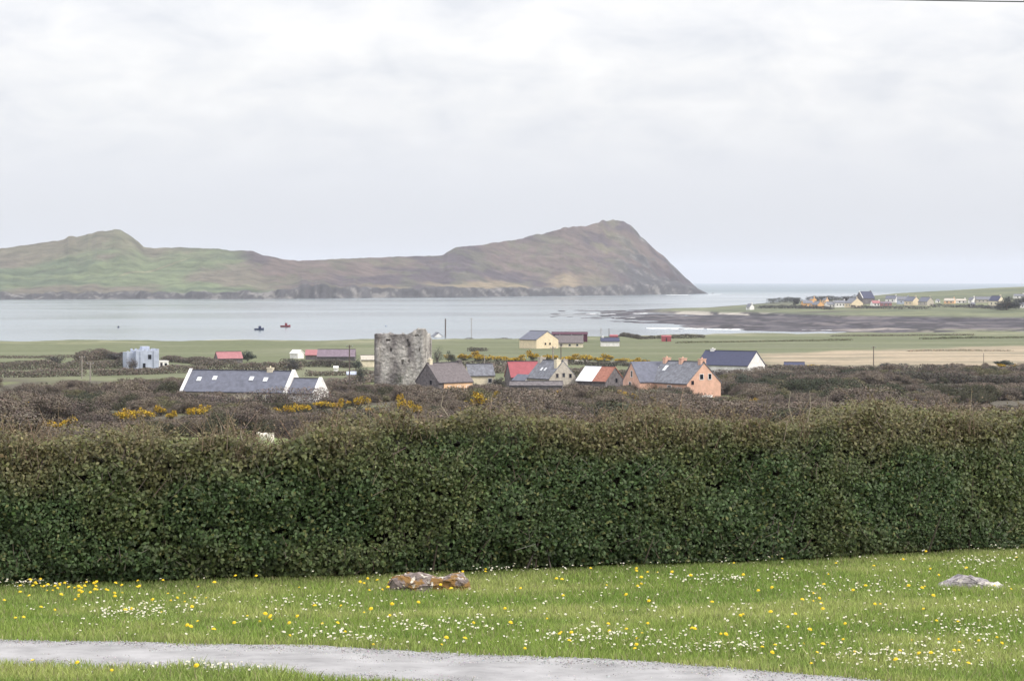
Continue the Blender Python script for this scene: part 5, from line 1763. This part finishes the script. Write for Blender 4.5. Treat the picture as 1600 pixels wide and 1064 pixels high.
# two half-buried stones
def stone(name, label, px0, px1, pbase, ptop, seed, material, rz, prof):
    p = on_land((px0 + px1) / 2, pbase, 11, 26.5)
    s_ = p.y / F
    L_, H_ = (px1 - px0) * s_, (pbase - ptop) * s_
    bm = bmesh.new()
    bmesh.ops.create_icosphere(bm, subdivisions=5, radius=1)
    for v in bm.verts:
        x, y, z = v.co
        sg = lambda a, e: math.copysign(abs(a) ** e, a)
        v.co = Vector((sg(x, 0.45) * L_ / 2, sg(y, 0.5) * L_ * 0.2, sg(z, 0.35)))
    co_ = np.array([v.co for v in bm.verts])
    f = co_[:, 0] / L_ + 0.5
    nn = fbm(co_[:, 0] * 16 + 3, co_[:, 2] * 3 + co_[:, 1] * 14, seed, 5) - 0.5
    cr = np.round(fbm(co_[:, 0] * 9, co_[:, 1] * 12 + co_[:, 2] * 2, seed + 5, 3) * 6) / 6 - 0.5
    top_ = np.interp(f, *prof) * H_
    zz_ = np.where(co_[:, 2] > 0, co_[:, 2] * top_, co_[:, 2] * 0.06) + nn * 0.07 + cr * 0.06 * (co_[:, 2] > 0)
    for v, z, a in zip(bm.verts, zz_, nn):
        v.co.z = z
        v.co.y += a * 0.09 - 0.02
        v.co.x += a * 0.04
    me = bpy.data.meshes.new(name)
    bm.to_mesh(me)
    bm.free()
    me.materials.append(material)
    o = ob(name, me)
    o.location = p
    o.rotation_euler = (0, 0, R(rz))
    return tag(o, label, 'stone')


def lichen_mat(name, base, cols, th, sc_):
    m = bpy.data.materials.new(name)
    m.use_nodes = True
    t = m.node_tree
    b = t.nodes['Principled BSDF']
    b.inputs['Roughness'].default_value = 0.95
    co = t.nodes.new('ShaderNodeTexCoord')
    cur = None
    nz0 = t.nodes.new('ShaderNodeTexNoise'); nz0.inputs['Scale'].default_value = 30; nz0.inputs['Detail'].default_value = 8
    t.links.new(co.outputs['Object'], nz0.inputs[0])
    cur = ramp(t, nz0.outputs[0], [(0.3, tuple(c * 0.5 for c in base)), (0.7, tuple(min(1, c * 1.4) for c in base))])
    for k, c in enumerate(cols):
        nz = t.nodes.new('ShaderNodeTexNoise'); nz.inputs['Scale'].default_value = sc_[k]; nz.inputs['Detail'].default_value = 6
        mpn = t.nodes.new('ShaderNodeMapping'); mpn.inputs['Location'].default_value = (k * 3.7, k * 1.9, 0)
        t.links.new(co.outputs['Object'], mpn.inputs[0]); t.links.new(mpn.outputs[0], nz.inputs[0])
        fac = ramp(t, nz.outputs[0], [(th[k], (0, 0, 0)), (th[k] + 0.05, (1, 1, 1))])
        cur = mix_col(t, fac, cur, c)
    t.links.new(cur, b.inputs['Base Color'])
    bp = t.nodes.new('ShaderNodeBump'); bp.inputs['Distance'].default_value = 0.015
    t.links.new(nz0.outputs[0], bp.inputs['Height']); t.links.new(bp.outputs[0], b.inputs['Normal'])
    return m


stone('lichened_stone', 'long flat stone with orange and white lichen at the hedge foot', 606, 735, 924, 896, 951, lichen_mat('orange_lichen', (0.20, 0.16, 0.15), [(0.24, 0.135, 0.045), (0.60, 0.55, 0.48), (0.10, 0.07, 0.05)], (0.50, 0.57, 0.58), (9, 17, 20)), 6,
      ([0, 0.05, 0.3, 0.6, 0.9, 1], [0.8, 1.0, 0.95, 0.9, 1.0, 0.7]))
stone('grey_stone', 'low pale grey stone lying in the lawn on the right', 1466, 1570, 920, 897, 957, lichen_mat('grey_lichen', (0.33, 0.30, 0.31), [(0.62, 0.58, 0.53), (0.17, 0.155, 0.165)], (0.57, 0.62), (8, 11)), -4,
      ([0, 0.1, 0.25, 0.36, 0.5, 0.7, 0.9, 1], [0.35, 0.62, 0.75, 1.0, 0.85, 0.5, 0.42, 0.3]))

# ------------------------------------------------------------------ haze over land and sea
mb = MB().box((0, 10150, 86), (23000, 20900, 182))
hz = mb.build('haze', None)
m = bpy.data.materials.new('sea_haze')
m.use_nodes = True
t = m.node_tree
t.nodes.clear()
out = t.nodes.new('ShaderNodeOutputMaterial')
pvn = t.nodes.new('ShaderNodeVolumePrincipled')
pvn.inputs['Color'].default_value = (0.85, 0.885, 1.0, 1)
pvn.inputs['Density'].default_value = 5.0e-5
pvn.inputs['Anisotropy'].default_value = 0.0
t.links.new(pvn.outputs[0], out.inputs['Volume'])
hz.data.materials.append(m)
hz['kind'] = 'stuff'
tag(hz, 'pale haze in the air over land and sea', 'haze')
